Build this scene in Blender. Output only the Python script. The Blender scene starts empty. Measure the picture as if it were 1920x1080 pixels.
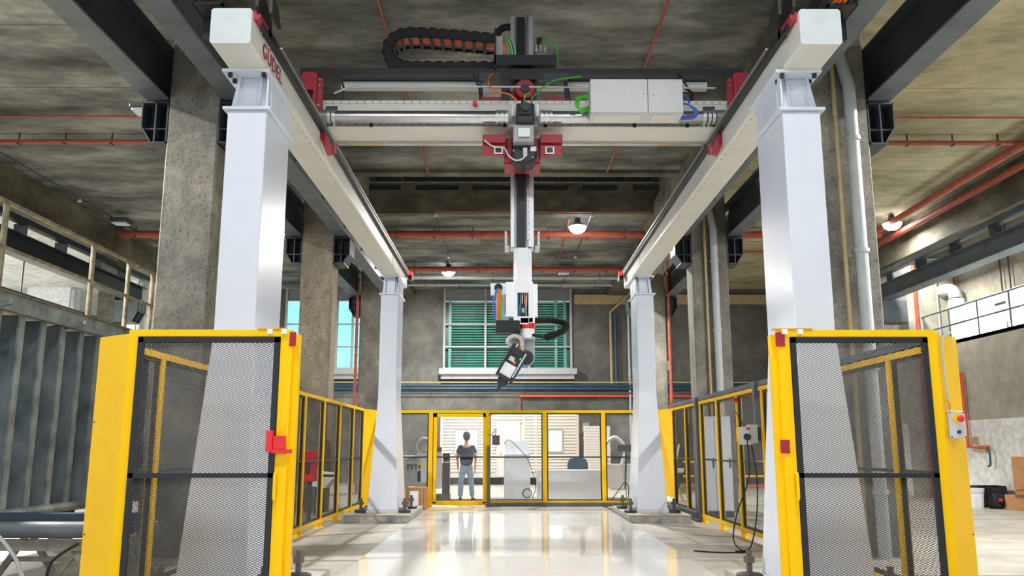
import bpy, math, random
from mathutils import Matrix, Vector
random.seed(7)
S = bpy.context.scene
COL = S.collection
# ------------------------------------------------------------------ camera, world, lights, exposure
HC = 1.4; FPX = 1600.0
TH = math.atan(300/1600); YAW = math.atan(6/1600*math.cos(TH))
cam = bpy.data.cameras.new('camera'); co = bpy.data.objects.new('camera', cam); COL.objects.link(co)
co.location = (0, 0, HC); co.rotation_euler = (math.pi/2+TH, 0, -YAW)
cam.sensor_width = 36; cam.lens = FPX/1920*36; cam.clip_start = .05; cam.clip_end = 300
S.camera = co
_c, _s, _cy, _sy = math.cos(TH), math.sin(TH), math.cos(YAW), math.sin(YAW)
FW = Vector((_sy*_c, _cy*_c, _s)); RT = Vector((_cy, -_sy, 0)); UP = RT.cross(FW)
def at(x, y, Y):
    "world (X, Z) of the photograph's pixel at depth Y"
    r = FW + RT*((x-960)/FPX) + UP*((540-y)/FPX); k = Y/r.y
    return r.x*k, HC + r.z*k
S.view_settings.view_transform = 'Standard'; S.view_settings.look = 'None'
S.view_settings.gamma = 1; S.view_settings.use_curve_mapping = False
S.view_settings.exposure = 0.68
w = bpy.data.worlds.new('sky'); S.world = w; w.use_nodes = True
bg = w.node_tree.nodes['Background']; bg.inputs[0].default_value = (.74, .86, 1.0, 1); bg.inputs[1].default_value = 1.45
try:
    S.cycles.max_bounces = 8; S.cycles.diffuse_bounces = 5; S.cycles.glossy_bounces = 3
    S.cycles.transmission_bounces = 4; S.cycles.transparent_max_bounces = 8
    S.cycles.sample_clamp_indirect = 6; S.cycles.use_denoising = True
except Exception: pass
def area(name, loc, rot, sx, sy, power, col=(1, 1, 1), portal=False):
    l = bpy.data.lights.new(name, 'AREA'); l.shape = 'RECTANGLE'; l.size = sx; l.size_y = sy; l.energy = power; l.color = col
    if portal: l.cycles.is_portal = True
    o = bpy.data.objects.new(name, l); COL.objects.link(o); o.location = loc; o.rotation_euler = rot; return o
# daylight through the tall open gate behind the camera (portals guide the world's light through the openings)
area('gate_portal', (-2, -25.5, 4), (math.pi/2, 0, 0), 27, 8, 1, portal=True)
area('side_portal', (-26, 5, 3.8), (0, -math.pi/2, 0), 7.5, 60, 1, portal=True)

# ------------------------------------------------------------------ colour and materials
def lin(h):
    v = [int(h[i:i+2], 16)/255 for i in (0, 2, 4)]
    return tuple(x/12.92 if x <= .04045 else ((x+.055)/1.055)**2.4 for x in v)+(1,)
_M = {}
def mat(name, col='808080', rough=.5, metal=0., var=.06, scale=6., bump=0., emit=0., spec=.5, coat=0.):
    if name in _M: return _M[name]
    m = bpy.data.materials.new(name); m.use_nodes = True; nt = m.node_tree; b = nt.nodes['Principled BSDF']
    b.inputs['Roughness'].default_value = rough; b.inputs['Metallic'].default_value = metal
    b.inputs['Specular IOR Level'].default_value = spec; b.inputs['Coat Weight'].default_value = coat
    c = lin(col)
    tc = nt.nodes.new('ShaderNodeTexCoord'); n = nt.nodes.new('ShaderNodeTexNoise'); n.inputs['Scale'].default_value = scale; n.inputs['Detail'].default_value = 4
    nt.links.new(tc.outputs['Object'], n.inputs['Vector'])
    r = nt.nodes.new('ShaderNodeValToRGB'); r.color_ramp.elements[0].position = .3; r.color_ramp.elements[1].position = .7
    r.color_ramp.elements[0].color = tuple(x*(1-var*2) for x in c[:3])+(1,); r.color_ramp.elements[1].color = tuple(min(1, x*(1+var)) for x in c[:3])+(1,)
    nt.links.new(n.outputs['Fac'], r.inputs[0]); nt.links.new(r.outputs[0], b.inputs['Base Color'])
    if bump:
        bp = nt.nodes.new('ShaderNodeBump'); bp.inputs['Strength'].default_value = bump; bp.inputs['Distance'].default_value = .01
        nt.links.new(n.outputs['Fac'], bp.inputs['Height']); nt.links.new(bp.outputs[0], b.inputs['Normal'])
    if emit:
        b.inputs['Emission Color'].default_value = c; b.inputs['Emission Strength'].default_value = emit
    _M[name] = m; return m
def concrete(name, cols, stretch=(1, 1, 1), scale=.6, fine=9., rough=.9, bump=.35, pit=0., pos=(.3, .7), planks=0.):
    m = bpy.data.materials.new(name); m.use_nodes = True; nt = m.node_tree; L = nt.links; b = nt.nodes['Principled BSDF']
    b.inputs['Roughness'].default_value = rough; b.inputs['Specular IOR Level'].default_value = .25
    g = nt.nodes.new('ShaderNodeNewGeometry'); mp = nt.nodes.new('ShaderNodeMapping'); mp.inputs['Scale'].default_value = stretch
    L.new(g.outputs['Position'], mp.inputs['Vector'])
    def nz(sc, det, src):
        n = nt.nodes.new('ShaderNodeTexNoise'); n.inputs['Scale'].default_value = sc; n.inputs['Detail'].default_value = det
        n.inputs['Roughness'].default_value = .62; L.new(src, n.inputs['Vector']); return n
    a = nz(scale, 8, mp.outputs[0]); f = nz(fine, 6, mp.outputs[0])
    r = nt.nodes.new('ShaderNodeValToRGB'); e = r.color_ramp.elements; e[0].position, e[1].position = pos
    e[0].color = lin(cols[0]); e[1].color = lin(cols[2]); k = r.color_ramp.elements.new(sum(pos)/2); k.color = lin(cols[1])
    L.new(a.outputs['Fac'], r.inputs[0])
    r2 = nt.nodes.new('ShaderNodeValToRGB'); r2.color_ramp.elements[0].position = .3; r2.color_ramp.elements[1].position = .7
    r2.color_ramp.elements[0].color = (.72, .72, .72, 1); r2.color_ramp.elements[1].color = (1.12, 1.12, 1.1, 1)
    L.new(f.outputs['Fac'], r2.inputs[0])
    mx = nt.nodes.new('ShaderNodeMix'); mx.data_type = 'RGBA'; mx.blend_type = 'MULTIPLY'; mx.inputs[0].default_value = 1
    L.new(r.outputs[0], mx.inputs[6]); L.new(r2.outputs[0], mx.inputs[7]); out = mx.outputs[2]
    if pit:
        v = nz(pit, 2, g.outputs['Position']); r3 = nt.nodes.new('ShaderNodeValToRGB')
        r3.color_ramp.elements[0].position = .36; r3.color_ramp.elements[0].color = (.45, .45, .45, 1)
        r3.color_ramp.elements[1].position = .44; r3.color_ramp.elements[1].color = (1, 1, 1, 1); L.new(v.outputs['Fac'], r3.inputs[0])
        m2 = nt.nodes.new('ShaderNodeMix'); m2.data_type = 'RGBA'; m2.blend_type = 'MULTIPLY'; m2.inputs[0].default_value = .8
        L.new(out, m2.inputs[6]); L.new(r3.outputs[0], m2.inputs[7]); out = m2.outputs[2]
    L.new(out, b.inputs['Base Color'])
    bp = nt.nodes.new('ShaderNodeBump'); bp.inputs['Strength'].default_value = bump; bp.inputs['Distance'].default_value = .02
    L.new(f.outputs['Fac'], bp.inputs['Height']); L.new(bp.outputs[0], b.inputs['Normal'])
    _M[name] = m; return m
CEIL = concrete('ceiling_concrete', ('4a4b49', '72736f', '9a9a93'), (.6, 1.2, 1), .7, 3.5, pos=(.36, .64))
CEILR = concrete('ceiling_concrete_warm', ('8f8a6e', 'aca68a', 'c5bd9e'), (.6, 1.2, 1), .6, 3)
WALL = concrete('wall_concrete', ('53524f', '6a6965', '83817b'), (1, 1, .8), .6, 3, pos=(.3, .72))
WALLR = concrete('right_wall_concrete', ('a09c90', 'b2ad9f', 'c0bcae'), (1, 1, 1), .4, 2.5)
PILL = concrete('pillar_concrete', ('656259', '84817a', 'a29d90'), (1, 1, .8), .9, 7, pit=26)
PILLB = concrete('pillar_concrete_tan', ('71685a', '8d8373', 'a49a87'), (1, 1, .6), .9, 7, pit=20)
BEAMC = concrete('beam_concrete', ('4a453c', '6c675a', '8d8877'), (.6, .6, 1.2), 1., 5)
FLOOR = concrete('floor_concrete', ('a29e95', 'b3afa5', 'c3beb4'), (1, 1, 1), .35, 2, rough=.5, bump=.05)
PLIN = concrete('plinth_concrete', ('8d8d8c', 'a8a8a6', 'bfbdb8'), (1, 1, 1), 2, 9)
WPAINT = concrete('white_wall_paint', ('dcdcdb', 'ebebea', 'f4f4f3'), (1, 1, 1), .9, 6, bump=.1)
OUTW = concrete('pale_wall', ('b9b9b4', 'cfcfca', 'dfdfda'), (1, 1, 1), .5, 3)
WHITE = mat('white_machine_paint', 'd5dbe8', .32, var=.02, scale=2, coat=.3)
CREAM = mat('cream_machine_paint', 'd9d9d2', .4, var=.03, scale=2)
YEL = mat('yellow_powder_coat', 'fdc800', .5, var=.02, scale=3, spec=.22)
BLK = mat('black_powder_coat', '1b1d22', .45, var=.05)
RUB = mat('black_rubber', '17181a', .6)
DST = mat('dark_painted_steel', '3b4046', .5, var=.15, scale=2)
DST2 = mat('grey_painted_steel', '5d646b', .5, var=.15, scale=2)
RED = mat('red_machine_paint', '9c1a2e', .4, var=.06)
REDB = mat('bright_red_plastic', 'e0202a', .35)
STL = mat('brushed_steel', 'c4c4c6', .25, 1., var=.05, scale=12)
ALU = mat('aluminium', 'c9ccd0', .38, .85, var=.04)
GRB = mat('gearbox_dark', '2f343a', .4, .2)
LGR = mat('light_grey_paint', 'c9cbcd', .4, var=.02)
ORG = mat('orange_cable', 'f0702a', .45)
GRN = mat('green_cable', '45b52c', .45)
BLU = mat('blue_cable', '3f62b8', .45)
WCB = mat('white_cable', 'd8d8d6', .5)
PIPR = mat('red_pipe', 'a8503c', .55, var=.12)
PIPO = mat('orange_pipe', 'de5a2c', .5, var=.05)
PIPB = mat('beige_pipe', 'b6a27a', .5, var=.08)
PIPU = mat('blue_pipe', '2b4a63', .5, var=.08)
PIPG = mat('grey_pipe', 'b4babc', .4, var=.05)
RUST = mat('weathered_rail', '8d836b', .75, var=.25, scale=9, bump=.3)
FORM = mat('weathered_grey_steel', '949c9d', .6, var=.25, scale=4, bump=.2)
FORMD = mat('dark_form_plate', '93a1a8', .6, var=.3, scale=2)
WINW = mat('window_frame_white', 'a4aaaa', .45)
SLAT = mat('green_slat', '4fa08f', .35, var=.12, scale=3)
SLABM = mat('white_platform_paint', 'efefec', .2, var=.02, scale=1.2, coat=.5)
LAMP = mat('lamp_light', 'ffffff', .5, emit=30, var=0)
LAMPOFF = mat('lamp_lens', 'd9dde0', .3)
REDL = mat('red_signal_light', 'ff2030', .4, emit=3, var=0)
CARD = mat('cardboard', 'b98a5e', .85, var=.1)
PAPER = mat('paper', 'eef0f4', .8)
SIDING = mat('cream_siding', 'cbc3b8', .6, var=.03, scale=5)
def glassmat():
    m = bpy.data.materials.new('window_glass'); m.use_nodes = True; b = m.node_tree.nodes['Principled BSDF']
    b.inputs['Base Color'].default_value = (.55, .85, .82, 1); b.inputs['Transmission Weight'].default_value = 1; b.inputs['Roughness'].default_value = .0; b.inputs['IOR'].default_value = 1.15
    return m
GLASS = glassmat()
DAY = mat('daylit_window', 'dff3f2', .5, emit=2.2, var=.02)
DAYC = mat('daylit_green_window', '7fcfca', .5, emit=1.0, var=.25, scale=1.2)

# ------------------------------------------------------------------ mesh builder
class MB:
    def __init__(s): s.v = []; s.f = []; s.m = Matrix.Identity(4); s.sm = False
    def add(s, vs, fs):
        n = len(s.v); s.v += [tuple(s.m @ Vector(p)) for p in vs]; s.f += [tuple(i+n for i in f) for f in fs]; return s
    def box(s, x0, x1, y0, y1, z0, z1):
        return s.add([(x, y, z) for z in (z0, z1) for y in (y0, y1) for x in (x0, x1)],
                     [(0, 2, 3, 1), (4, 5, 7, 6), (0, 1, 5, 4), (2, 6, 7, 3), (0, 4, 6, 2), (1, 3, 7, 5)])
    def prism(s, pts, a, b, ax='y'):
        "2D outline extruded from a to b along ax; pts are (x,z) for y, (y,z) for x, (x,y) for z"
        f = {'y': lambda p, t: (p[0], t, p[1]), 'x': lambda p, t: (t, p[0], p[1]), 'z': lambda p, t: (p[0], p[1], t)}[ax]
        n = len(pts); return s.add([f(p, a) for p in pts]+[f(p, b) for p in pts],
            [tuple(range(n))[::-1], tuple(range(n, 2*n))]+[(i, (i+1) % n, n+(i+1) % n, n+i) for i in range(n)])
    def loft(s, secs, caps=True):
        n = len(secs[0]); vs = [p for q in secs for p in q]; fs = []
        for k in range(len(secs)-1):
            fs += [(k*n+i, k*n+(i+1) % n, (k+1)*n+(i+1) % n, (k+1)*n+i) for i in range(n)]
        if caps: fs += [tuple(range(n))[::-1], tuple(range((len(secs)-1)*n, len(secs)*n))]
        return s.add(vs, fs)
    def tube(s, pts, r, n=8, closed=False):
        P = [Vector(p) for p in pts]; R = r if isinstance(r, (list, tuple)) else [r]*len(P); secs = []; up = None
        for i, p in enumerate(P):
            t = (P[min(i+1, len(P)-1)]-P[max(i-1, 0)]).normalized()
            if up is None: up = Vector((0, 0, 1)) if abs(t.z) < .9 else Vector((0, 1, 0))
            a = t.cross(up)
            if a.length < 1e-4: a = t.cross(Vector((1, 0, 0)))
            a.normalize(); b = a.cross(t).normalized(); up = b
            secs.append([tuple(p+a*math.cos(2*math.pi*k/n)*R[i]+b*math.sin(2*math.pi*k/n)*R[i]) for k in range(n)])
        s.sm = True; return s.loft(secs)
    def cyl(s, p, q, r, n=20, r2=None): return s.tube([p, q], [r, r if r2 is None else r2], n)
    def lathe(s, c, prof, n=20, ax='z'):
        secs = []
        for r, h in prof:
            ring = []
            for k in range(n):
                a = 2*math.pi*k/n; u, v = r*math.cos(a), r*math.sin(a)
                d = {'z': (u, v, h), 'y': (u, h, v), 'x': (h, u, v)}[ax]; ring.append((c[0]+d[0], c[1]+d[1], c[2]+d[2]))
            secs.append(ring)
        s.sm = True; return s.loft(secs)
    def bar(s, p, q, w, h=None):
        "square bar between two points"
        h = h or w; p, q = Vector(p), Vector(q); t = (q-p).normalized(); u = Vector((0, 0, 1)) if abs(t.z) < .95 else Vector((0, 1, 0))
        a = t.cross(u).normalized()*w/2; b = a.cross(t).normalized()*h/2
        return s.loft([[tuple(e+x) for x in (-a-b, a-b, a+b, -a+b)] for e in (p, q)])
    def obj(s, name, m, parent=None, bevel=0, loc=None):
        L = Vector(loc) if loc is not None else (parent_world(parent) if parent else Vector())
        me = bpy.data.meshes.new(name); me.from_pydata([tuple(Vector(v)-L) for v in s.v], [], s.f)
        o = bpy.data.objects.new(name, me); COL.objects.link(o); me.materials.append(m)
        if parent: o.parent = parent; o.location = L-parent_world(parent)
        else: o.location = L
        if s.sm:
            for p in me.polygons: p.use_smooth = True
            try: me.set_sharp_from_angle(angle=math.radians(35))
            except Exception: pass
        if bevel:
            b = o.modifiers.new('bevel', 'BEVEL'); b.width = bevel; b.segments = 2; b.limit_method = 'ANGLE'
        import_fix(me); return o
def import_fix(me):
    import bmesh
    bm = bmesh.new(); bm.from_mesh(me); bmesh.ops.recalc_face_normals(bm, faces=bm.faces); bm.to_mesh(me); bm.free()
def parent_world(o):
    v = Vector()
    while o: v += o.location; o = o.parent
    return v
def tag(o, label=None, cat=None, group=None, kind=None):
    for k, v in (('label', label), ('category', cat), ('group', group), ('kind', kind)):
        if v: o[k] = v
    return o
def thing(name, loc, label, cat, group=None):
    o = bpy.data.objects.new(name, None); o.empty_display_size = .1; COL.objects.link(o); o.location = loc
    return tag(o, label, cat, group)
def struct(name, mb, m, bevel=0): return tag(mb.obj(name, m, bevel=bevel), kind='structure')
def structE(name, loc): 
    o = bpy.data.objects.new(name, None); COL.objects.link(o); o.location = loc; o['kind'] = 'structure'; return o
def B(*a): return MB().box(*a)
def dup(o, parent=None, loc=None, label=None):
    c = o.copy(); COL.objects.link(c); c.parent = parent
    if loc is not None: c.location = loc
    if label: c['label'] = label
    for ch in list(o.children): dup(ch, c)
    return c
def spline(pts, n=6):
    P = [Vector(p) for p in pts]; out = []
    for i in range(len(P)-1):
        a, b, c, d = P[max(i-1, 0)], P[i], P[i+1], P[min(i+2, len(P)-1)]
        for k in range(n):
            t = k/n; out.append(.5*((2*b)+(c-a)*t+(2*a-5*b+4*c-d)*t*t+(3*b-a-3*c+d)*t**3))
    return out+[P[-1]]
def cable(name, pts, r, m, parent=None, n=6): return MB().tube(spline(pts), r, n).obj(name, m, parent)

# ================================================================== SETTING
ZC = 8.0; YB = 35.5
struct('floor', B(-30, 20, -26, 40, -.2, 0), FLOOR)
# ceiling: precast planks 2.36 m wide
ce = structE('ceiling', (0, 12, ZC))
ys = [-9+2.4*i for i in range(12)]          # .. 17.4, then 20
yp = [(12.6+2.4*i, 12.6+2.4*(i+1)) for i in range(-16, 3)]+[(19.8, 20.0)]+[(23.5+2.4*i, min(YB+.3, 23.5+2.4*(i+1))) for i in range(5)]
for i, (a, b) in enumerate(yp):
    d = random.uniform(0, .03)
    B(-4, 4.15, a+.012, b-.012, ZC+d, ZC+.25).obj('ceiling_panel', CEIL, ce)
for i in range(-16, 10):
    a, b = 12.6+2.4*i, min(YB+.3, 12.6+2.4*(i+1))
    if a > YB: break
    d = random.uniform(0, .03); B(-12, -4.9, a+.012, b-.012, ZC+d, ZC+.25).obj('ceiling_panel', CEIL, ce)
    d = random.uniform(0, .03); B(5.0, 12.6, a+.012, b-.012, ZC+d, ZC+.25).obj('ceiling_panel', CEILR, ce)
B(-30, 20, -26, 40, ZC+1.6, ZC+1.7).obj('roof_slab', CEIL, ce)
# cross beams that frame the roof opening, with the raised deck behind
struct('trim_1', B(-4.2, 4.4, 19.75, 20.05, 7.93, 8.7), BEAMC)
op = structE('trim_2', (0, 23.5, 8.3))
B(-4.2, 4.4, 23.5, 23.8, 7.96, 8.66).obj('concrete_beam', BEAMC, op)
for x in (-2.9, -1.25, 1.9, 3.35): B(x-.2, x+.2, 23.5, 23.8, 8.66, 8.86).obj('stub_pier', BEAMC, op)
B(-4.1, 4.3, 23.5, 23.7, 8.86, 8.92).obj('steel_angle', RUST, op)
for i in range(11): B(-3.9+i*.8, -3.84+i*.8, 20.0, 24.3, 8.98, 9.05).obj('deck_joist', DST, op)
B(-4.2, 4.5, 20.0, 24.5, 9.06, 9.1).obj('metal_deck', BLK, op)
struct('trim_3', B(-4.2, -4.0, 20.05, 23.5, 8.0, 9.1), PILLB)
struct('trim_4', B(4.3, 4.5, 20.05, 23.5, 8.0, 9.1), PILLB)
struct('trim_5', B(-4.9, -3.98, -26, YB, 7.72, 8.3), BEAMC)
struct('trim_6', B(4.12, 5.0, -26, YB, 7.72, 8.3), BEAMC)
# edge beams over the two aisles' outer lines
struct('trim_7', B(-12.55, -11.9, -26, YB, 7.15, 8.2), BEAMC)
struct('trim_8', B(11.8, 12.55, -26, YB, 7.0, 8.2), BEAMC)
# back wall with two window openings (built as piers, spandrels)
bw = structE('wall_back', (0, YB, 0))
WX = [(-9.4, -6.15), (-2.75, 2.65)]; WZ = (4.62, 8.0)
for x0, x1 in ((-26, -9.4), (-6.15, -2.75), (2.65, 12.3)): B(x0, x1, YB, YB+.3, 0, 8.3).obj('wall_panel', WALL, bw)
for x0, x1 in WX: B(x0, x1, YB, YB+.3, 0, WZ[0]).obj('wall_panel', WALL, bw)
B(2.75, 12.3, YB-.12, YB, 7.35, 7.75).obj('wall_ledge', PIPB, bw)
# central louvre window
def big_window(name, x0, x1, mull, slats, day):
    wd = structE(name, (x0, YB, WZ[0])); y = YB
    zt = 7.5
    B(x0, x1, y-.02, y+.05, zt, 8.05).obj('head_panel', mat('grey_head_panel', '7d7f82', .6), wd)
    fr = MB()
    for x in mull: fr.box(x-.045, x+.045, y-.08, y+.04, WZ[0], 8.05 if x in (mull[0], mull[-1], mull[1]) else zt)
    fr.obj('mullions', WINW, wd)
    for z in (WZ[0]+.03, 5.55, 6.5, zt): B(x0, x1, y-.06, y+.02, z-.03, z+.03).obj('transom', WINW, wd)
    B(x0-.12, x1+.15, y-.45, y+.05, 4.38, 4.62).obj('sill', mat('sill_grey', 'a3a6ab', .5), wd)
    B(x0-.05, x1+.05, y-.3, y, 4.2, 4.38).obj('sill_base', mat('sill_grey'), wd)
    if slats:
        for i in range(27):
            z = WZ[0]+.08+i*.108
            MB().prism([(y+.13, z), (y+.1, z+.05), (y+.12, z+.055), (y+.15, z+.005)], x0+.3, x1-.3, 'x').obj('slat', SLAT, wd)
        for x in (x0+.28, x1-.3, x1-.68): B(x-.06, x+.06, y+.05, y+.1, WZ[0], zt).obj('slat_guide', SLAT, wd)
    B(x0, x1, y+.26, y+.3, WZ[0], zt).obj('backing', day, wd)
    return wd
big_window('window_1', -2.75, 2.65, [-2.7, -.98, .85, 2.6], True, mat('dark_green_backing', '14493f', .3))
w2 = big_window('window_2', -9.4, -6.15, [-9.35, -8.3, -7.2, -6.55, -6.2], False, DAYC)
# left: open line to the neighbouring hall
struct('ceiling_side', B(-30, -12.55, -26, YB, 7.6, 7.8), OUTW)
struct('wall_far', B(-26.3, -12.6, YB-.3, YB, 0, 8), OUTW)
# right: lower wall, gallery, recessed upper wall
wr = structE('wall_right', (12.2, 15, 0))
B(12.2, 12.5, -26, YB, 0, 2.12).obj('white_painted_dado', WPAINT, wr)
B(12.2, 12.5, -26, YB, 2.12, 4.3).obj('upper_concrete', WALLR, wr)
B(12.2, 13.6, -26, 25, 4.2, 4.3).obj('gallery_slab', WALLR, wr)
B(12.2, 12.5, 25, YB, 4.3, 7.1).obj('upper_concrete', WALLR, wr)
B(12.5, 13.6, 25, 25.3, 4.3, 8).obj('return_wall', WALLR, wr)
B(13.4, 13.7, -26, 25.3, 5.6, 8).obj('gallery_wall', WALLR, wr)
B(12.5, 13.7, -26, 25.3, 7.62, 7.7).obj('gallery_ceiling', CEILR, wr)
w3 = structE('window_3', (13.45, 15, 4.3))
for i in range(19): B(13.44, 13.5, -24.1+i*2.6, -24.02+i*2.6, 4.3, 5.6).obj('mullion', WINW, w3)
B(13.5, 13.52, -26, 24.9, 4.3, 5.6).obj('pane', DAY, w3)

# ================================================================== PILLARS, CORBELS, GIRDERS
def pillar(x0, x1, y0, label, m, side):
    p = thing('concrete_pillar', ((x0+x1)/2, y0+.3, 0), label, 'pillar', 'concrete pillars of the nave')
    MB().prism([(x0+.02, y0), (x1-.02, y0), (x1, y0+.02), (x1, y0+.62), (x0, y0+.62), (x0, y0+.02)], 0, 7.75, 'z').obj('shaft', m, p)
    for sx, xe in ((-1, x0), (1, x1)):
        g = MB(); zt = 6.26; o = xe+sx*.38
        for yy in (y0+.3,):
            g.prism([(xe, zt), (o, zt), (o, zt-.38), (o-sx*.14, zt-.6), (xe, zt-.6)], yy-.01, yy+.01)
        g.box(min(o-sx*.015, o), max(o-sx*.015, o), y0, y0+.6, zt-.38, zt)
        g.loft([[(o-sx*.14, yy, zt-.6), (o, yy, zt-.38), (o-sx*.015, yy, zt-.37), (o-sx*.15, yy, zt-.585)] for yy in (y0, y0+.6)])
        g.box(min(xe, o), max(xe, o), y0, y0+.6, zt-.02, zt); g.box(min(xe, xe+sx*.26), max(xe, xe+sx*.26), y0, y0+.6, zt-.62, zt-.6)
        g.box(xe+sx*.18-.01, xe+sx*.18+.01, y0, y0+.6, zt-.6, zt); g.box(min(xe, o), max(xe, o), y0+.02, y0+.1, zt-.41, zt-.39)
        g.box(min(xe, xe+sx*.02), max(xe, xe+sx*.02), y0, y0+.6, zt-.62, zt)
        g.obj('corbel', DST, p)
    return p
PL = [('nearest', 11.5, PILL), ('second', 19.5, PILLB), ('third', 27.5, PILLB), ('unseen', 3.5, PILL)]
pillar(-4.85, -4.13, 11.5, 'rough grey concrete pillar nearest on the left, behind the near left white gantry column', PILL, -1)
pillar(-4.85, -4.11, 19.5, 'tan concrete pillar behind the left fence, second from the camera on that side', PILLB, -1)
pillar(-4.85, -4.11, 27.5, 'stained concrete pillar with a red pipe, beside the far left white gantry column', PILL, -1)
pillar(4.28, 5.12, 11.5, 'concrete pillar with grey downpipe just behind the near right white gantry column', PILL, 1)
pillar(4.28, 5.12, 19.5, 'concrete pillar with grey downpipe seen between the two right white gantry columns', PILL, 1)
pillar(4.28, 5.12, 27.5, 'stained concrete pillar with a red pipe, beside the far right white gantry column', PILL, 1)
def girder(xa, xb, label, z=6.3, y0=-25., y1=28.1):
    g = thing('crane_girder', ((xa+xb)/2, y0, z), label, 'girder', 'steel crane girders'); xm = (xa+xb)/2
    B(xa, xb, y0, y1, z, z+.03).obj('bottom_flange', DST2, g); B(xm-.01, xm+.01, y0, y1, z+.03, z+.77).obj('web', DST, g)
    B(xa, xb, y0, y1, z+.77, z+.8).obj('top_flange', DST, g); B(xm-.03, xm+.03, y0, y1, z+.8, z+.86).obj('rail', RUST, g)
    return g
girder(-5.2, -4.87, 'dark steel crane girder along the outer side of the left concrete pillars')
girder(-4.1, -3.78, 'dark crane girder along the inner side of the left concrete pillars')
girder(5.14, 5.48, 'dark steel crane girder along the outer side of the right concrete pillars')
girder(3.9, 4.22, 'dark crane girder along the inner side of the right concrete pillars')
# outer aisle girders, on wall corbels
for sx, lab in ((-1, 'black ledged crane girder high along the far left aisle, behind the rusty handrail'), (1, 'grey steel crane girder high on the right aisle, in front of the gallery')):
    g = thing('aisle_girder', (sx*11.3, 0, 5.9), lab, 'girder'); q = lambda a, b: (min(sx*a, sx*b), max(sx*a, sx*b))
    B(*q(11.1, 11.5), -6, 25.9, 5.75, 5.78).obj('bottom_flange', DST2, g); B(*q(11.29, 11.31), -6, 25.9, 5.78, 6.2).obj('web', DST2 if sx > 0 else BLK, g)
    B(*q(11.15, 11.45), -6, 25.9, 6.2, 6.23).obj('top_flange', DST2 if sx > 0 else BLK, g)
    B(*q(11.0, 11.2), -6, 25.9, 6.42, 6.55).obj('conductor_bar', BLK if sx < 0 else DST, g)
    for i in range(14): B(*q(11.05, 11.35), 1+i*1.8, 1.05+i*1.8, 6.2, 6.45).obj('bracket', DST, g)
    p = thing('side_pillar', (sx*12, 25.3, 0), 'dark concrete side pillar with corbel, left aisle' if sx < 0 else 'concrete pier with steel corbel and red pipe, right aisle', 'pillar')
    B(*q(11.75 if sx < 0 else 11.9, 12.25), 25.1, 25.7, 0, 7.9).obj('shaft', BEAMC if sx < 0 else WALLR, p)
    k = MB(); o = 11.05; xe = 11.75 if sx < 0 else 11.9
    for yy in (25.12, 25.4, 25.65): k.prism([(sx*xe, 5.73), (sx*o, 5.73), (sx*o, 5.4), (sx*(o+.15), 5.1), (sx*xe, 5.1)], yy-.015, yy+.015)
    k.box(*q(o, xe), 25.1, 25.7, 5.71, 5.74); k.box(*q(o+.15, xe), 25.1, 25.7, 5.08, 5.1); k.box(*q(o, o+.02), 25.1, 25.7, 5.4, 5.73)
    k.obj('corbel', DST2, p)

# ================================================================== FLOOR PLATFORM, PLINTHS
pf = thing('platform', (.2, 12, 0), 'glossy white low platform plate filling the floor between the gantry columns', 'platform')
B(-1.87, 2.27, 1.5, 20.75, .0, .03).obj('top_plate', SLABM, pf)
B(-1.0, -.2, 20.79, 20.83, 0, .03).obj('edge_strip', DST2, pf)
def plinth(x0, x1, y0, y1, label):
    p = thing('plinth', ((x0+x1)/2, (y0+y1)/2, 0), label, 'plinth', 'concrete plinths under the gantry columns')
    B(x0, x1, y0, y1, 0, .13).obj('block', PLIN, p, bevel=.008); B(x0-.01, x1+.01, y0-.01, y1+.01, .13, .145).obj('edge_frame', mat('plinth_top', 'b9b2a8', .8), p)
plinth(-3.15, -1.9, 16.75, 19.4, 'low concrete plinth under the far left white gantry column')
plinth(2.3, 3.47, 16.75, 19.4, 'low concrete plinth under the far right white gantry column')
plinth(-3.1, -1.9, 6.9, 9.5, 'low concrete plinth under the near left white gantry column')
plinth(2.3, 3.4, 6.9, 9.5, 'low concrete plinth under the near right white gantry column')

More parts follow.
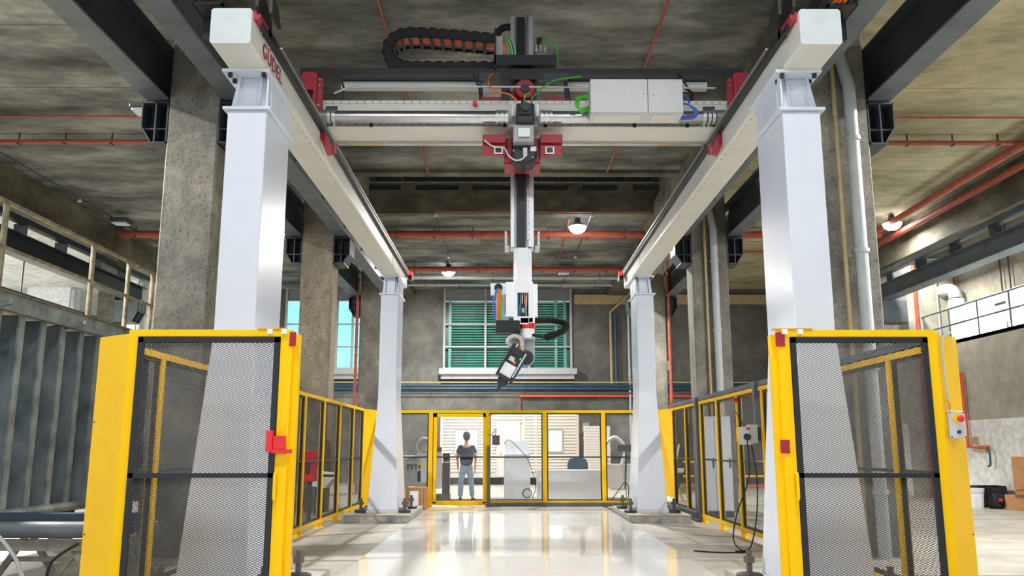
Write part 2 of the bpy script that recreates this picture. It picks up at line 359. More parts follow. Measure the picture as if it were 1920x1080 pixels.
# ================================================================== GANTRY COLUMNS
def gcol(xo, xi, y0, label):
    "xo outer x, xi inner x, y0 front"
    y1 = y0+.84; s = 1 if xi > xo else -1; c = thing('gantry_column', ((xo+xi)/2, y0+.42, .145), label, 'gantry column', 'white gantry columns')
    a, b = min(xo, xi), max(xo, xi)
    R = lambda x0, x1, u0, u1, z: [(x0, u0, z), (x1, u0, z), (x1, u1, z), (x0, u1, z)]
    MB().loft([R(a-.12, b+.12, y0-.22, y1+.22, .2), R(a, b, y0, y1, 2.42), R(a, b, y0, y1, 4.55)]).obj('shaft', WHITE, c, bevel=.012)
    B(a-.04, b+.04, y0-.04, y1+.04, 4.55, 4.58).obj('collar_plate', WHITE, c, bevel=.006)
    n = MB(); n.loft([R(a+.02, b-.02, y0+.02, y1-.02, 4.58), R(a+.05, b-.05, y0+.1, y1-.1, 4.92)])
    n.obj('neck', WHITE, c, bevel=.006)
    g = MB()
    for x in (a+.07, b-.09):
        g.prism([(y0, 4.58), (y0+.06, 4.92), (y0+.12, 4.92), (y0+.12, 4.58)], x, x+.015, 'x')
    g.obj('gusset', WHITE, c)
    B(a-.06, b+.02, y0-.06, y1+.05, 4.92, 4.95).obj('cap_plate', WHITE, c, bevel=.004)
    for x in (a+.01, b-.04):
        for y in (y0-.02, y0+.12):
            B(x-.018, x+.018, y-.018, y+.018, 4.88, 4.92).obj('bolt', BLK, c)
    B(min(xi-s*.02, xi), max(xi-s*.02, xi), y0+.02, y1-.02, 4.58, 4.92).obj('side_plate', WHITE, c)
    xf = xi+s*.006
    for u in (y0+.12, y0+.5):
        B(min(xi, xf), max(xi, xf), u, u+.27, 4.6, 4.88).obj('cover_plate', WHITE, c, bevel=.003)
    B(a-.14, b+.14, y0-.24, y1+.24, .145, .2).obj('base_plate', LGR, c, bevel=.005)
    for x in (a-.25, b+.25):
        for y in (y0-.18, y1+.18):
            f = MB().lathe((x, y, .145), [(.02, 0), (.12, 0), (.13, .02), (.13, .05), (.1, .06)], 16).obj('levelling_foot', DST, c)
            MB().lathe((x, y, .2), [(.03, 0), (.03, .1), (.055, .1), (.055, .16), (.03, .16), (.03, .22), (0.005, .22)], 6).obj('anchor_bolt', mat('bolt_steel', '6a645d', .45, .6), f)
    B(a-.3, b+.3, y0-.1, y0-.02, .2, .24).obj('foot_clamp', LGR, c)
    return c
gcol(-2.67, -2.31, 17.55, 'white steel gantry column far on the left, standing on the plinth beside the back fence')
gcol(3.02, 2.66, 17.55, 'white steel gantry column far on the right, standing on the plinth beside the back fence')
gcol(-2.67, -2.30, 7.66, 'large white steel gantry column near on the left, behind the left mesh gate')
gcol(2.96, 2.6, 7.66, 'large white steel gantry column near on the right, behind the right mesh gate')

# ================================================================== RAIL BEAMS
def rail(xo, xi, label, s, left):
    y0, y1 = 7.09, 19.0; a, b = min(xo, xi), max(xo, xi); z0, z1 = 4.95, 5.29
    r = thing('rail_beam', ((a+b)/2, y0, z0), label, 'rail beam', 'long white rail beams of the gantry')
    MB().prism([(a+.0, z0+.02), (a+.02, z0), (b-.02, z0), (b, z0+.02), (b, z1-.02), (b-.02, z1), (a+.02, z1), (a, z1-.02)], y0+.01, y1).obj('beam', CREAM, r, bevel=.004)
    MB().prism([(a+.0, z0+.02), (a+.02, z0), (b-.02, z0), (b, z0+.02), (b, z1-.02), (b-.02, z1), (a+.02, z1), (a, z1-.02)], y0, y0+.01).obj('end_cap', mat('end_cap_grey', 'c6ced3', .4, var=.04), r)
    q = lambda u, v: (min(xi+s*u, xi+s*v), max(xi+s*u, xi+s*v))
    B(*q(-.002, .06), y0+.35, y1+.02, 5.2, 5.275).obj('rack', BLK, r)
    B(*q(.0, .035), y0+.35, y1+.02, 5.275, 5.31).obj('guide_rail', STL, r)
    B(*q(.06, .075), y0+.75, y1, 5.265, 5.28).obj('rod', ALU, r)
    # stop bracket at the near end
    MB().prism([(y0-.02, 5.3), (y0-.02, 5.5), (y0+.12, 5.52), (y0+.42, 5.38), (y0+.42, 5.18), (y0+.2, 5.18)], *q(.03, .06), 'x').obj('stop_bracket', BLK, r)
    MB().prism([(y0+.1, 5.3), (y0+.1, 5.48), (y0+.3, 5.44), (y0+.42, 5.3)], *q(.12, .15), 'x').obj('stop_bracket', BLK, r)
    MB().cyl((xi+s*.02, y0+.05, 5.25), (xi+s*.02, y0+.3, 5.25), .045).obj('red_buffer', RED, r)
    MB().lathe((xi+s*.1, y1-.1, 5.22), [(.01, 0), (.045, 0), (.05, .05), (.03, .09), (.005, .1)], 12).obj('signal_light', REDL, r)
    B(*q(.06, .14), y1-.3, y1, 5.1, 5.2).obj('end_stop', BLK, r)
    hb = MB()
    for i in range(60):
        y = y0+1.2+i*.19; hb.box(xi-s*.05-.006, xi-s*.05+.006, y, y+.012, z0-.004, z0)
    tag(hb.obj('rivet_row', BLK, r), kind='stuff')
    B(*(q(-.002, .004)), y0+9.5, y0+9.503, z0+.01, 5.19).obj('joint_line', DST, r)
    # walkway cable tray on top of the beam
    u = lambda a_, b_: (min(xo-s*a_, xo-s*b_), max(xo-s*a_, xo-s*b_))
    B(*u(.02, .3), y0+.3, y1, 5.5, 5.515).obj('duct_floor', BLK, r)
    for t in (.02, .29): B(*u(t, t+.012), y0+.3, y1, 5.5, 5.58).obj('duct_side', BLK, r)
    for i in range(7): B(*u(-.04, .3), y0+.6+i*1.8, y0+.66+i*1.8, 5.3, 5.5).obj('duct_bracket', BLK, r)
    if not left:
        for k, c_ in ((.08, ORG), (.12, ORG), (.17, ORG), (.21, RUB)):
            MB().tube([(xo-s*k, y0+.1, 5.53), (xo-s*k, y0+8, 5.53)], .016, 6).obj('cable', c_, r)
    return r
rl = rail(-2.675, -2.31, 'long white rail beam on the left gantry columns with red lettering', 1, True)
rr = rail(2.985, 2.61, 'long white rail beam on the right gantry columns', -1, False)
tx = bpy.data.curves.new('lettering', 'FONT'); tx.body = 'G\u00dcDEL'; tx.size = .20; tx.extrude = .002; tx.space_character = 1.1
to = bpy.data.objects.new('lettering', tx); COL.objects.link(to); to.data.materials.append(RED)
to.parent = rl; to.matrix_parent_inverse = Matrix.Identity(4)
to.location = Vector((-2.305, 7.45, 5.015))-parent_world(rl); to.rotation_euler = (math.pi/2, 0, math.pi/2)
tag(to, 'red lettering on the inner side')

# ================================================================== BRIDGE
YBm = 10.0
br = thing('gantry_bridge', (.2, YBm, 5.3), 'white cross beam bridging the two rail beams, with red end carriages', 'bridge beam')
MB().prism([(YBm, 5.3), (YBm+.55, 5.3), (YBm+.55, 5.64), (YBm, 5.64)], -2.39, 2.79, 'x').obj('beam', CREAM, br, bevel=.006)
B(-2.37, 2.77, YBm-.012, YBm, 5.30, 5.335).obj('lower_strip', ALU, br)
B(-2.37, 2.77, YBm-.012, YBm, 5.60, 5.64).obj('upper_strip', CREAM, br)
B(-2.37, 2.77, YBm+.5, YBm+.58, 5.265, 5.30).obj('rear_guide_rail', STL, br)
B(-2.2, 2.6, YBm+.5, YBm+.6, 6.03, 6.12).obj('rear_upper_rail', CREAM, br)
hl = MB()
for i in range(52):
    x = -2.28+i*.098
    hl.box(x-.007, x+.007, YBm-.016, YBm-.01, 5.612, 5.626); hl.box(x-.007, x+.007, YBm-.016, YBm-.01, 5.312, 5.326)
tag(hl.obj('hole_row', BLK, br), kind='stuff')
for x in (-2.2, 2.48): B(x-.075, x+.075, YBm-.008, YBm+.0, 5.42, 5.57).obj('access_hole', DST, br, bevel=.02)
MB().cyl((-2.12, 9.84, 5.365), (-.02, 9.84, 5.365), .075, 28).obj('drive_shaft', STL, br)
MB().cyl((.42, 9.84, 5.365), (2.4, 9.84, 5.365), .075, 28).obj('drive_shaft', STL, br)
for x in (-2.2, -.1, .44, 2.42):
    cp = MB()
    for k in range(3): cp.cyl((x-.06+k*.055, 9.84, 5.365), (x-.06+k*.055+.04, 9.84, 5.365), .084, 24)
    cp.obj('coupling', ALU, br)
for x in (-2.36, 2.52): MB().cyl((x, 9.84, 5.365), (x+.16, 9.84, 5.365), .09, 24).obj('shaft_bearing', mat('bearing_grey', '8b8b88', .4, .5), br)
for sx, X in ((1, -2.39), (-1, 2.79)):
    q = lambda a, b: (min(X+sx*a, X+sx*b), max(X+sx*a, X+sx*b))
    c = B(*q(-.16, 0), 9.85, 10.3, 5.72, 5.96).obj('end_carriage', RED, br, bevel=.008)
    MB().prism([(9.83, 5.93), (10.05, 5.93), (10.22, 5.75), (10.22, 5.3), (10.15, 4.97), (10.02, 4.97), (9.98, 5.2), (9.83, 5.35)], *q(-.01, .03), 'x').obj('cheek_plate', RED, c)
    B(*q(.0, .09), 9.9, 9.95, 5.3, 5.9).obj('front_plate', RED, c, bevel=.005)
    Xh = X if sx > 0 else 2.72
    MB().prism([(Xh+sx*.01, 5.32), (Xh+sx*.08, 5.32), (Xh+sx*.22, 5.04), (Xh+sx*.24, 4.93), (Xh+sx*.17, 4.91), (Xh+sx*.12, 5.04)], 9.92, 9.98).obj('hook', RED, c)
    B(min(Xh+sx*.25, Xh+sx*.275), max(Xh+sx*.25, Xh+sx*.275), 9.92, 9.98, 4.93, 5.06).obj('hook_tip', RED, c)
    B(*q(-.14, -.02), 9.95, 10.2, 5.35, 5.72).obj('roller_block', BLK, c)
    for z in (5.78, 5.86): MB().cyl((X+sx*.06, 9.9, z), (X+sx*.06, 9.86, z), .012, 8).obj('bolt', STL, c)
    for z in (5.36, 5.53): MB().cyl((X+sx*.05, 9.9, z), (X+sx*.05, 9.87, z), .016, 8).obj('bolt', STL, c)
for x in (-1.7, -.05, .45, 1.55, 2.2): B(x-.02, x+.02, YBm-.03, YBm-.012, 5.29, 5.34).obj('clip', BLK, br)
MB().cyl((-.42, YBm-.09, 5.585), (-.42, YBm, 5.585), .028, 12).obj('red_buffer', REDB, br)
# cable tray above the bridge
tr = thing('cable_tray', (.2, 10.4, 6.13), 'long black cable tray running above the white bridge beam', 'cable tray')
B(-2.69, 3.03, 10.3, 10.32, 6.13, 6.215).obj('front_lip', BLK, tr); B(-2.6, 2.95, 10.32, 10.62, 6.13, 6.14).obj('tray_floor', DST, tr)
for x in (-2.1, -.38, .75, 2.28):
    MB().bar((x-.08, 10.31, 6.13), (x, 10.2, 5.9), .02).obj('strut', DST, tr); MB().bar((x, 10.2, 5.9), (x+.02, 10.05, 5.64), .02).obj('strut', DST, tr)
B(-.38, .75, 10.25, 10.3, 6.02, 6.13).obj('hanger_plate', DST, tr)
for x in (-.36, .73): B(x-.025, x+.025, 10.28, 10.32, 5.66, 6.13).obj('hanger', DST, tr)
MB().tube([(-2.2, 10.1, 5.78), (-1.98, 10.1, 5.88), (2.6, 10.1, 5.86)], .013, 8).obj('tension_rod', LGR, tr)
for k in (0, .03): cable('cable', [(2.2+k, 10.3, 6.13), (2.15+k, 10.2, 5.95), (2.28+k, 10.1, 5.8), (2.25, 10.0, 5.64)], .008, RUB, tr)
# electric cabinet on the bridge
cb = thing('electric_cabinet', (1.5, 9.55, 5.24), 'light grey two-door electric cabinet mounted on the front of the bridge beam', 'cabinet')
B(.955, 2.035, 9.42, 9.72, 5.24, 5.665).obj('body', LGR, cb, bevel=.006)
for a, b, kx in ((.955, 1.62, 1.57), (1.63, 2.035, 1.69)):
    d = B(a, b, 9.395, 9.415, 5.245, 5.66).obj('door', LGR, cb, bevel=.005)
    B(kx-.02, kx+.02, 9.385, 9.395, 5.45, 5.49).obj('lock_plate', PAPER, d); MB().cyl((kx, 9.385, 5.47), (kx, 9.38, 5.47), .008, 8).obj('lock', BLK, d)
for a, b in ((1.0, 1.55), (1.68, 1.98)): B(a, b, 9.46, 9.68, 5.232, 5.24).obj('gland_plate', CREAM, cb, bevel=.004)
for x in (1.2, 1.75): B(x, x+.05, 9.72, 10.0, 5.35, 5.55).obj('bracket', DST, cb)
gc = thing('green_cable_bundle', (.9, 9.6, 5.4), 'loop of green cables at the left side of the bridge cabinet', 'cables')
for k in range(6):
    r = .02*k
    cable('cable', [(.96, 9.6, 5.56-.01*k), (.87-r*.5, 9.6, 5.52), (.80-r*.4+.03, 9.58, 5.42), (.85, 9.6, 5.33+r*.3), (.95, 9.62, 5.36+.01*k)], .009, GRN, gc)
bc = thing('blue_hose_bundle', (2.1, 9.6, 5.4), 'blue hoses looping at the right side of the bridge cabinet', 'hoses')
for k in range(3):
    cable('hose', [(2.03, 9.6, 5.44+.01*k), (2.15, 9.62, 5.43), (2.26-.02*k, 9.64, 5.36), (2.2, 9.64, 5.27+.02*k), (2.03, 9.64, 5.26+.02*k)], .01, BLU, bc)
cable('hose', [(2.04, 9.6, 5.56), (2.12, 9.62, 5.55), (2.17, 9.66, 5.47)], .012, BLU, bc)

# ================================================================== CARRIAGE WITH MAST AND ARM
cg = thing('robot_carriage', (.17, 10.4, 4.9), 'red trolley with black motors and grey gearboxes hanging in the middle of the bridge beam', 'trolley')
for a, b in ((-.325, -.04), (.38, .655)):
    B(a, b, 9.93, 10.3, 5.07, 5.18).obj('wing_block', RED, cg, bevel=.01)
    B(a, b, 9.98, 10.04, 4.93, 5.07).obj('wing_plate', RED, cg, bevel=.006)
B(-.06, .39, 10.12, 10.5, 4.86, 5.2).obj('saddle', RED, cg, bevel=.01)
B(-.06, .03, 10.05, 10.12, 4.88, 5.16).obj('side_plate', RED, cg); B(.30, .39, 10.05, 10.12, 4.88, 5.16).obj('side_plate', RED, cg)
for a, b in ((-.36, -.1), (.45, .71)): B(a, b, 10.1, 10.6, 5.66, 5.74).obj('upper_block', RED, cg, bevel=.01)
for x in (-.13, .50):
    k = B(x-.055, x+.055, 9.955, 9.975, 4.94, 5.03).obj('sensor_plate', PAPER, cg); B(x-.035, x+.035, 9.94, 9.955, 4.955, 5.015).obj('sensor', GRB, k)
# gear motor stack
B(.085, .305, 9.62, 9.9, 5.22, 5.46).obj('gearbox', GRB, cg, bevel=.025)
B(.12, .27, 9.57, 9.62, 5.3, 5.42).obj('gearbox_cover', GRB, cg, bevel=.015)
MB().cyl((.195, 9.62, 5.38), (.195, 9.53, 5.38), .055, 24).obj('gearbox_cap', GRB, cg)
MB().cyl((.17, 9.7, 5.46), (.17, 9.7, 5.54), .025, 12).obj('connector', BLK, cg)
B(.05, .30, 9.7, 9.98, 5.0, 5.22).obj('adapter_block', mat('adapter_grey', 'a2a5a6', .45, .3), cg, bevel=.01)
B(.11, .25, 9.67, 9.7, 5.05, 5.16).obj('name_plate', ALU, cg)
for x in (.045, .345): B(x-.012, x+.012, 9.8, 9.95, 5.36, 5.52).obj('flange', ALU, cg)
mo = MB().lathe((.185, 9.85, 4.93), [(.02, 0), (.13, 0), (.155, .02), (.16, .06), (.16, .3), (.12, .32)], 32, 'y').obj('drum_motor', BLK, cg)
for k in range(5):
    a = k*1.256+.6; MB().cyl((.185+.13*math.cos(a), 9.85, 4.93+.13*math.sin(a)), (.185+.13*math.cos(a), 9.835, 4.93+.13*math.sin(a)), .01, 8).obj('bolt', STL, mo)
B(.17, .22, 9.8, 9.85, 4.86, 4.96).obj('plug', LGR, mo); B(.26, .33, 9.82, 9.85, 4.93, 4.98).obj('type_label', PAPER, mo)
cable('grey_cable', [(-.3, 9.92, 5.1), (-.2, 9.92, 5.02), (-.06, 9.85, 4.97), (.0, 9.82, 4.86), (.09, 9.8, 4.8), (.18, 9.79, 4.83), (.195, 9.79, 4.9)], .009, WCB, cg)
ud = MB().lathe((.2, 10.1, 5.85), [(.03, 0), (.12, 0), (.135, .03), (.135, .2)], 28, 'y').obj('upper_drive', RED, cg)
MB().lathe((.2, 10.08, 5.85), [(.03, .0), (.055, 0), (.06, .03)], 20, 'y').obj('drive_hub', GRB, ud)
B(.05, .36, 10.3, 10.4, 5.7, 6.05).obj('drive_mount', DST2, cg)
B(-.1, .02, 10.2, 10.3, 5.74, 6.1).obj('black_housing', BLK, cg); B(.02, .4, 10.16, 10.22, 6.0, 6.12).obj('black_housing', BLK, cg)
# upper platform box
B(-.19, .61, 10.25, 10.75, 6.24, 6.25).obj('shelf_floor', BLK, cg); B(-.19, .61, 10.25, 10.27, 6.25, 6.38).obj('shelf_front', BLK, cg)
B(-.19, -.17, 10.25, 10.75, 6.2, 6.75).obj('shelf_post', BLK, cg)
B(-.18, -.085, 10.45, 10.6, 6.4, 6.74).obj('junction_box', LGR, cg, bevel=.006)
B(.33, .50, 10.5, 10.7, 6.4, 6.55).obj('motor_body', STL, cg, bevel=.02)
for x in (.36, .42, .48): MB().cyl((x, 10.55, 6.5), (x, 10.55, 6.66), .025, 14).obj('motor_connector', ALU, cg)
B(.37, .44, 10.7, 10.75, 6.7, 6.85).obj('black_head', BLK, cg)
for k in range(7):
    cable('cable', [(-.08+.012*k, 10.5, 6.75), (-.02+.012*k, 10.45, 6.66), (.02+.01*k, 10.4, 6.5), (.02+.012*k, 10.4, 6.26)], .007, [GRN, GRN, WCB, GRN, BLU, GRN, WCB][k], cg)
cable('cable', [(-.09, 10.45, 6.66), (-.04, 10.4, 6.6), (-.03, 10.4, 6.45), (-.05, 10.35, 6.27)], .012, ORG, cg)
cable('cable', [(.42, 10.5, 6.66), (.52, 10.4, 6.66), (.62, 10.35, 6.55), (.63, 10.3, 6.28)], .009, GRN, cg)
cable('cable', [(-.2, 10.2, 6.1), (-.26, 10.05, 5.95), (-.2, 9.85, 5.72), (0, 9.7, 5.6), (.1, 9.68, 5.5)], .01, ORG, cg)
cable('cable', [(.9, 9.9, 5.92), (.6, 9.95, 5.9), (.45, 9.9, 5.8), (.3, 9.75, 5.6), (.27, 9.7, 5.5)], .008, GRN, cg)
cable('cable', [(.18, 9.6, 5.45), (.2, 9.58, 5.55), (.26, 9.65, 5.57), (.28, 9.8, 5.5)], .008, GRN, cg)
# mast
Y0 = 10.75
ms = thing('robot_mast', (.17, Y0+.15, 4), 'tall vertical white mast with a black centre belt hanging through the red trolley', 'mast')
B(.02, .07, Y0, Y0+.3, 3.96, 7.19).obj('side_profile', ALU, ms, bevel=.004); B(.25, .325, Y0, Y0+.3, 3.96, 7.19).obj('side_profile', ALU, ms, bevel=.004)
B(.07, .25, Y0+.1, Y0+.3, 3.96, 7.19).obj('back_profile', ALU, ms); B(.10, .215, Y0+.03, Y0+.1, 3.95, 7.19).obj('belt', BLK, ms)
B(.235, .265, Y0-.03, Y0, 4.05, 7.19).obj('guide_rail', STL, ms)
dt = MB()
for i in range(40): dt.box(.245, .255, Y0-.034, Y0-.03, 4.1+i*.077, 4.11+i*.077)
tag(dt.obj('rail_bolt_row', BLK, ms), kind='stuff')
B(.04, .28, Y0-.05, Y0-.01, 4.94, 5.04).obj('belt_clamp', ALU, ms, bevel=.004)
for s_, a in ((-1, -.055), (1, .34)):
    k = B(a, a+.06, Y0-.02, Y0+.25, 3.94, 3.97).obj('end_bracket', LGR, ms, bevel=.003); xx = a if s_ < 0 else a+.03
    B(xx, xx+.03, Y0-.02, Y0+.25, 3.97, 4.16).obj('bracket_plate', LGR, k)
    for z in (3.99, 4.06, 4.13): MB().cyl((xx+.015+s_*.0, Y0-.02, z), (xx+.015, Y0-.04, z), .012, 8).obj('bolt', STL, k)
# arm with tool
Ya = 10.76
ARMW = mat('arm_white', 'f2f4f8', .35, var=.02)
ar = thing('arm_robot', (.18, Ya+.12, 3.5), 'white telescopic arm with wrist, cable boxes and tilted tool below the mast', 'robot arm')
B(.062, .295, Ya+.03, Ya+.25, 3.5, 3.95).obj('tube', ARMW, ar, bevel=.008)
for a, b in ((.062, .11), (.25, .31)): B(a, b, Ya, Ya+.25, 2.97, 3.5).obj('tube_side', ARMW, ar, bevel=.005)
B(.11, .25, Ya, Ya+.04, 3.36, 3.95).obj('tube_front', ARMW, ar); B(.11, .25, Ya, Ya+.04, 2.95, 3.05).obj('tube_front', ARMW, ar)
B(.11, .25, Ya+.18, Ya+.25, 2.97, 3.5).obj('tube_back', DST, ar)
for k in range(7):
    x = .122+k*.018
    cable('cable', [(x, Ya+.08, 3.38), (x+.01*math.sin(k*2), Ya+.05, 3.25), (x-.01, Ya+.06, 3.12), (x+.005, Ya+.08, 3.03)], .008, [BLU, GRN, BLU, WCB, ORG, ORG, WCB][k], ar)
MB().cyl((.185, Ya+.05, 3.06), (.185, Ya+.05, 3.22), .022, 12).obj('valve', BLK, ar)
B(.17, .2, Ya+.02, Ya+.03, 3.1, 3.16).obj('valve_label', mat('cyan_label', '7fc4cf', .5), ar)
B(-.235, -.02, Ya+.1, Ya+.12, 3.34, 3.5).obj('mount_plate', ARMW, ar, bevel=.004)
B(-.17, .0, Ya+.12, Ya+.14, 2.9, 3.4).obj('cable_board', ARMW, ar)
for i in range(12): B(-.17, .0-.05, Ya+.1, Ya+.12, 2.98+i*.03, 2.99+i*.03).obj('comb_tooth', LGR, ar)
B(-.04, .062, Ya+.02, Ya+.1, 3.05, 3.5).obj('side_box', ARMW, ar, bevel=.004)
B(-.05, -.035, Ya+.05, Ya+.1, 3.1, 3.35).obj('slot', BLK, ar)
B(.31, .37, Ya+.05, Ya+.2, 2.97, 3.48).obj('side_box', ARMW, ar, bevel=.004)
MB().lathe((-.135, Ya+.1, 3.44), [(.02, -.03), (.05, -.03), (.055, 0)], 18, 'y').obj('cable_grommet', RUB, ar)
cable('cable', [(-.14, Ya+.05, 3.42), (-.19, Ya+.05, 3.3), (-.19, Ya+.05, 3.08), (-.14, Ya+.04, 2.95), (-.05, Ya+.04, 2.93)], .014, BLU, ar)
for k in range(4): cable('cable', [(-.145+k*.012, Ya+.06, 3.42), (-.14+k*.014, Ya+.06, 3.3), (-.15+k*.014, Ya+.06, 3.1), (-.12+k*.01, Ya+.05, 2.97), (-.02, Ya+.05, 2.94)], .008, ORG if k < 3 else GRN, ar)
B(-.17, .143, Ya-.02, Ya+.2, 2.84, 3.0).obj('black_cover', RUB, ar, bevel=.02)
B(.15, .33, Ya-.0, Ya+.2, 2.965, 3.03).obj('wrist_block', ARMW, ar)
MB().cyl((.24, Ya+.1, 2.9), (.24, Ya+.1, 2.965), .1, 28).obj('red_ring', REDB, ar); MB().cyl((.24, Ya+.1, 2.78), (.24, Ya+.1, 2.9), .088, 28).obj('wrist', ARMW, ar)
pl = [(.06, 2.78), (.33, 2.78)]+[(.225+.105*math.cos(t), 2.53+.105*math.sin(t)) for t in [-i*math.pi/10 for i in range(11)]]+[(.12, 2.6), (.03, 2.72)]
MB().prism(pl, Ya+.13, Ya+.17).obj('fork_plate', mat('fork_grey', 'a9aeb4', .4), ar, bevel=.006)
B(.05, .335, Ya+.02, Ya+.17, 2.76, 2.79).obj('fork_top', mat('fork_grey', 'a9aeb4'), ar)
MB().cyl((.225, Ya+.06, 2.53), (.225, Ya+.13, 2.53), .09, 28).obj('tilt_drive', GRB, ar)
MB().tube(spline([(.1, Ya, 2.66), (.02, Ya, 2.68), (-.01, Ya-.02, 2.74), (.06, Ya-.03, 2.79), (.14, Ya-.03, 2.77), (.17, Ya-.04, 2.7), (.15, Ya-.05, 2.62)]), .028, 10).obj('sleeved_cable', mat('pale_sleeve', 'c3b6b4', .6), ar)
# corrugated hose
pts = spline([(.33, Ya+.05, 3.0), (.5, Ya, 3.0), (.64, Ya-.05, 2.98), (.72, Ya-.1, 2.93), (.68, Ya-.15, 2.84), (.56, Ya-.12, 2.80), (.47, Ya-.05, 2.77)], 14)
MB().tube(pts, [.046 if i % 2 else .032 for i in range(len(pts))], 12).obj('corrugated_hose', RUB, ar)
MB().tube(spline([(.3, Ya+.05, 2.82), (.4, Ya, 2.79), (.5, Ya-.05, 2.76), (.6, Ya-.05, 2.78)]), .02, 8).obj('hose', RUB, ar)
# tilted tool
tl = thing('spray_tool', (.04, Ya, 2.4), 'dark grey box tool tilted at the end of the robot arm, with exposed electronics', 'tool')
T = Matrix.Translation((.07, Ya-.05, 2.485)) @ Matrix.Rotation(math.radians(30), 4, 'Y') @ Matrix.Scale(1.14, 4)
def tb(*a):
    m = MB(); m.m = T; return m.box(*a)
tb(-.105, .105, 0, .12, -.22, .16).obj('housing', GRB, tl, bevel=.01)
for a, b in ((-.105, -.09), (.09, .105)): tb(a, b, -.04, 0, -.22, .16).obj('side_wall', GRB, tl)
tb(-.105, .105, -.045, .0, -.24, -.21).obj('lower_rim', GRB, tl)
tb(-.08, .06, -.02, 0, -.2, -.06).obj('white_board', PAPER, tl); tb(-.07, .03, -.03, 0, -.05, .05).obj('module', BLK, tl)
tb(-.06, .0, -.035, -.03, -.03, .02).obj('grey_chip', LGR, tl); tb(.0, .03, -.036, -.03, -.04, -.01).obj('orange_chip', ORG, tl)
tb(.045, .06, -.036, .0, .03, .05).obj('green_lamp', mat('green_lamp', '30e050', emit=.6), tl); tb(-.07, .05, -.03, 0, .055, .13).obj('black_board', BLK, tl)
for k in range(5): tb(-.06+k*.024, -.048+k*.024, -.035, 0, .13, .165).obj('terminal', [PAPER, RED, CARD, PAPER, CARD][k], tl)
tb(.07, .085, -.03, 0, -.18, .12).obj('rail_strip', ALU, tl)
mm = MB(); mm.m = T; mm.lathe((0, .05, -.24), [(.06, 0), (.05, -.04), (.03, -.07), (.028, -.1), (.012, -.12), (.006, -.16)], 16).obj('nozzle', GRB, tl)
tb(-.06, .06, .0, .1, -.3, -.24).obj('nozzle_block', BLK, tl, bevel=.008)

# ================================================================== ENERGY CHAIN
ec = thing('energy_chain', (-.8, 10.8, 6.3), 'black cable drag chain with orange cables, looping left above the bridge', 'cable chain')
cx, cz, R = -1.35, 6.63, .245
path = []
n1 = 8
for i in range(n1+1): path.append((-.15-(.15+cx)*0-(-.15-cx)*i/n1*1.0, 6.38))
path = [(-.15+(cx+.15)*i/n1, cz-R) for i in range(n1+1)]
path += [(cx-R*math.sin(a)*1.12, cz-R*math.cos(a)) for a in [math.pi*k/7 for k in range(1, 7)]]
path += [(cx+(-.2-cx)*i/8, cz+R-.09*(i/8)**1.4) for i in range(9)]
yA, yB = 10.6, 10.96
def link(p, q):
    L = math.hypot(q[0]-p[0], q[1]-p[1]); ang = math.atan2(q[1]-p[1], q[0]-p[0])
    m = MB(); m.m = Matrix.Translation((p[0], 0, p[1])) @ Matrix.Rotation(-ang, 4, 'Y')
    for y in (yA, yB-.02):
        m.box(-.01, L*.55, y, y+.02, -.075, .075); m.box(L*.45, L+.01, y+.006, y+.024, -.065, .065)
    m.box(0, .04, yA, yB, -.077, -.06); m.box(0, .04, yA, yB, .06, .077)
    m.obj('chain_link', RUB, ec)
for i in range(len(path)-1): link(path[i], path[i+1])
for k in range(10): MB().tube([(p[0], yA+.045+.03*k, p[1]-.03+.006*(k % 2)) for p in path], .016, 6).obj('cable', ORG if k not in (8,) else BLU, ec)
B(-1.6, -.2, 10.68, 10.98, 6.285, 6.30).obj('chain_trough', BLK, ec) if False else None
B(-1.55, -.2, 10.98, 11.0, 6.27, 6.36).obj('trough_side', BLK, ec)
cable('end_hose', [(-.2, 10.83, 6.9), (-.15, 10.85, 7.0), (-.08, 10.88, 7.08), (.03, 10.9, 7.1)], .05, RUB, ec, 10)

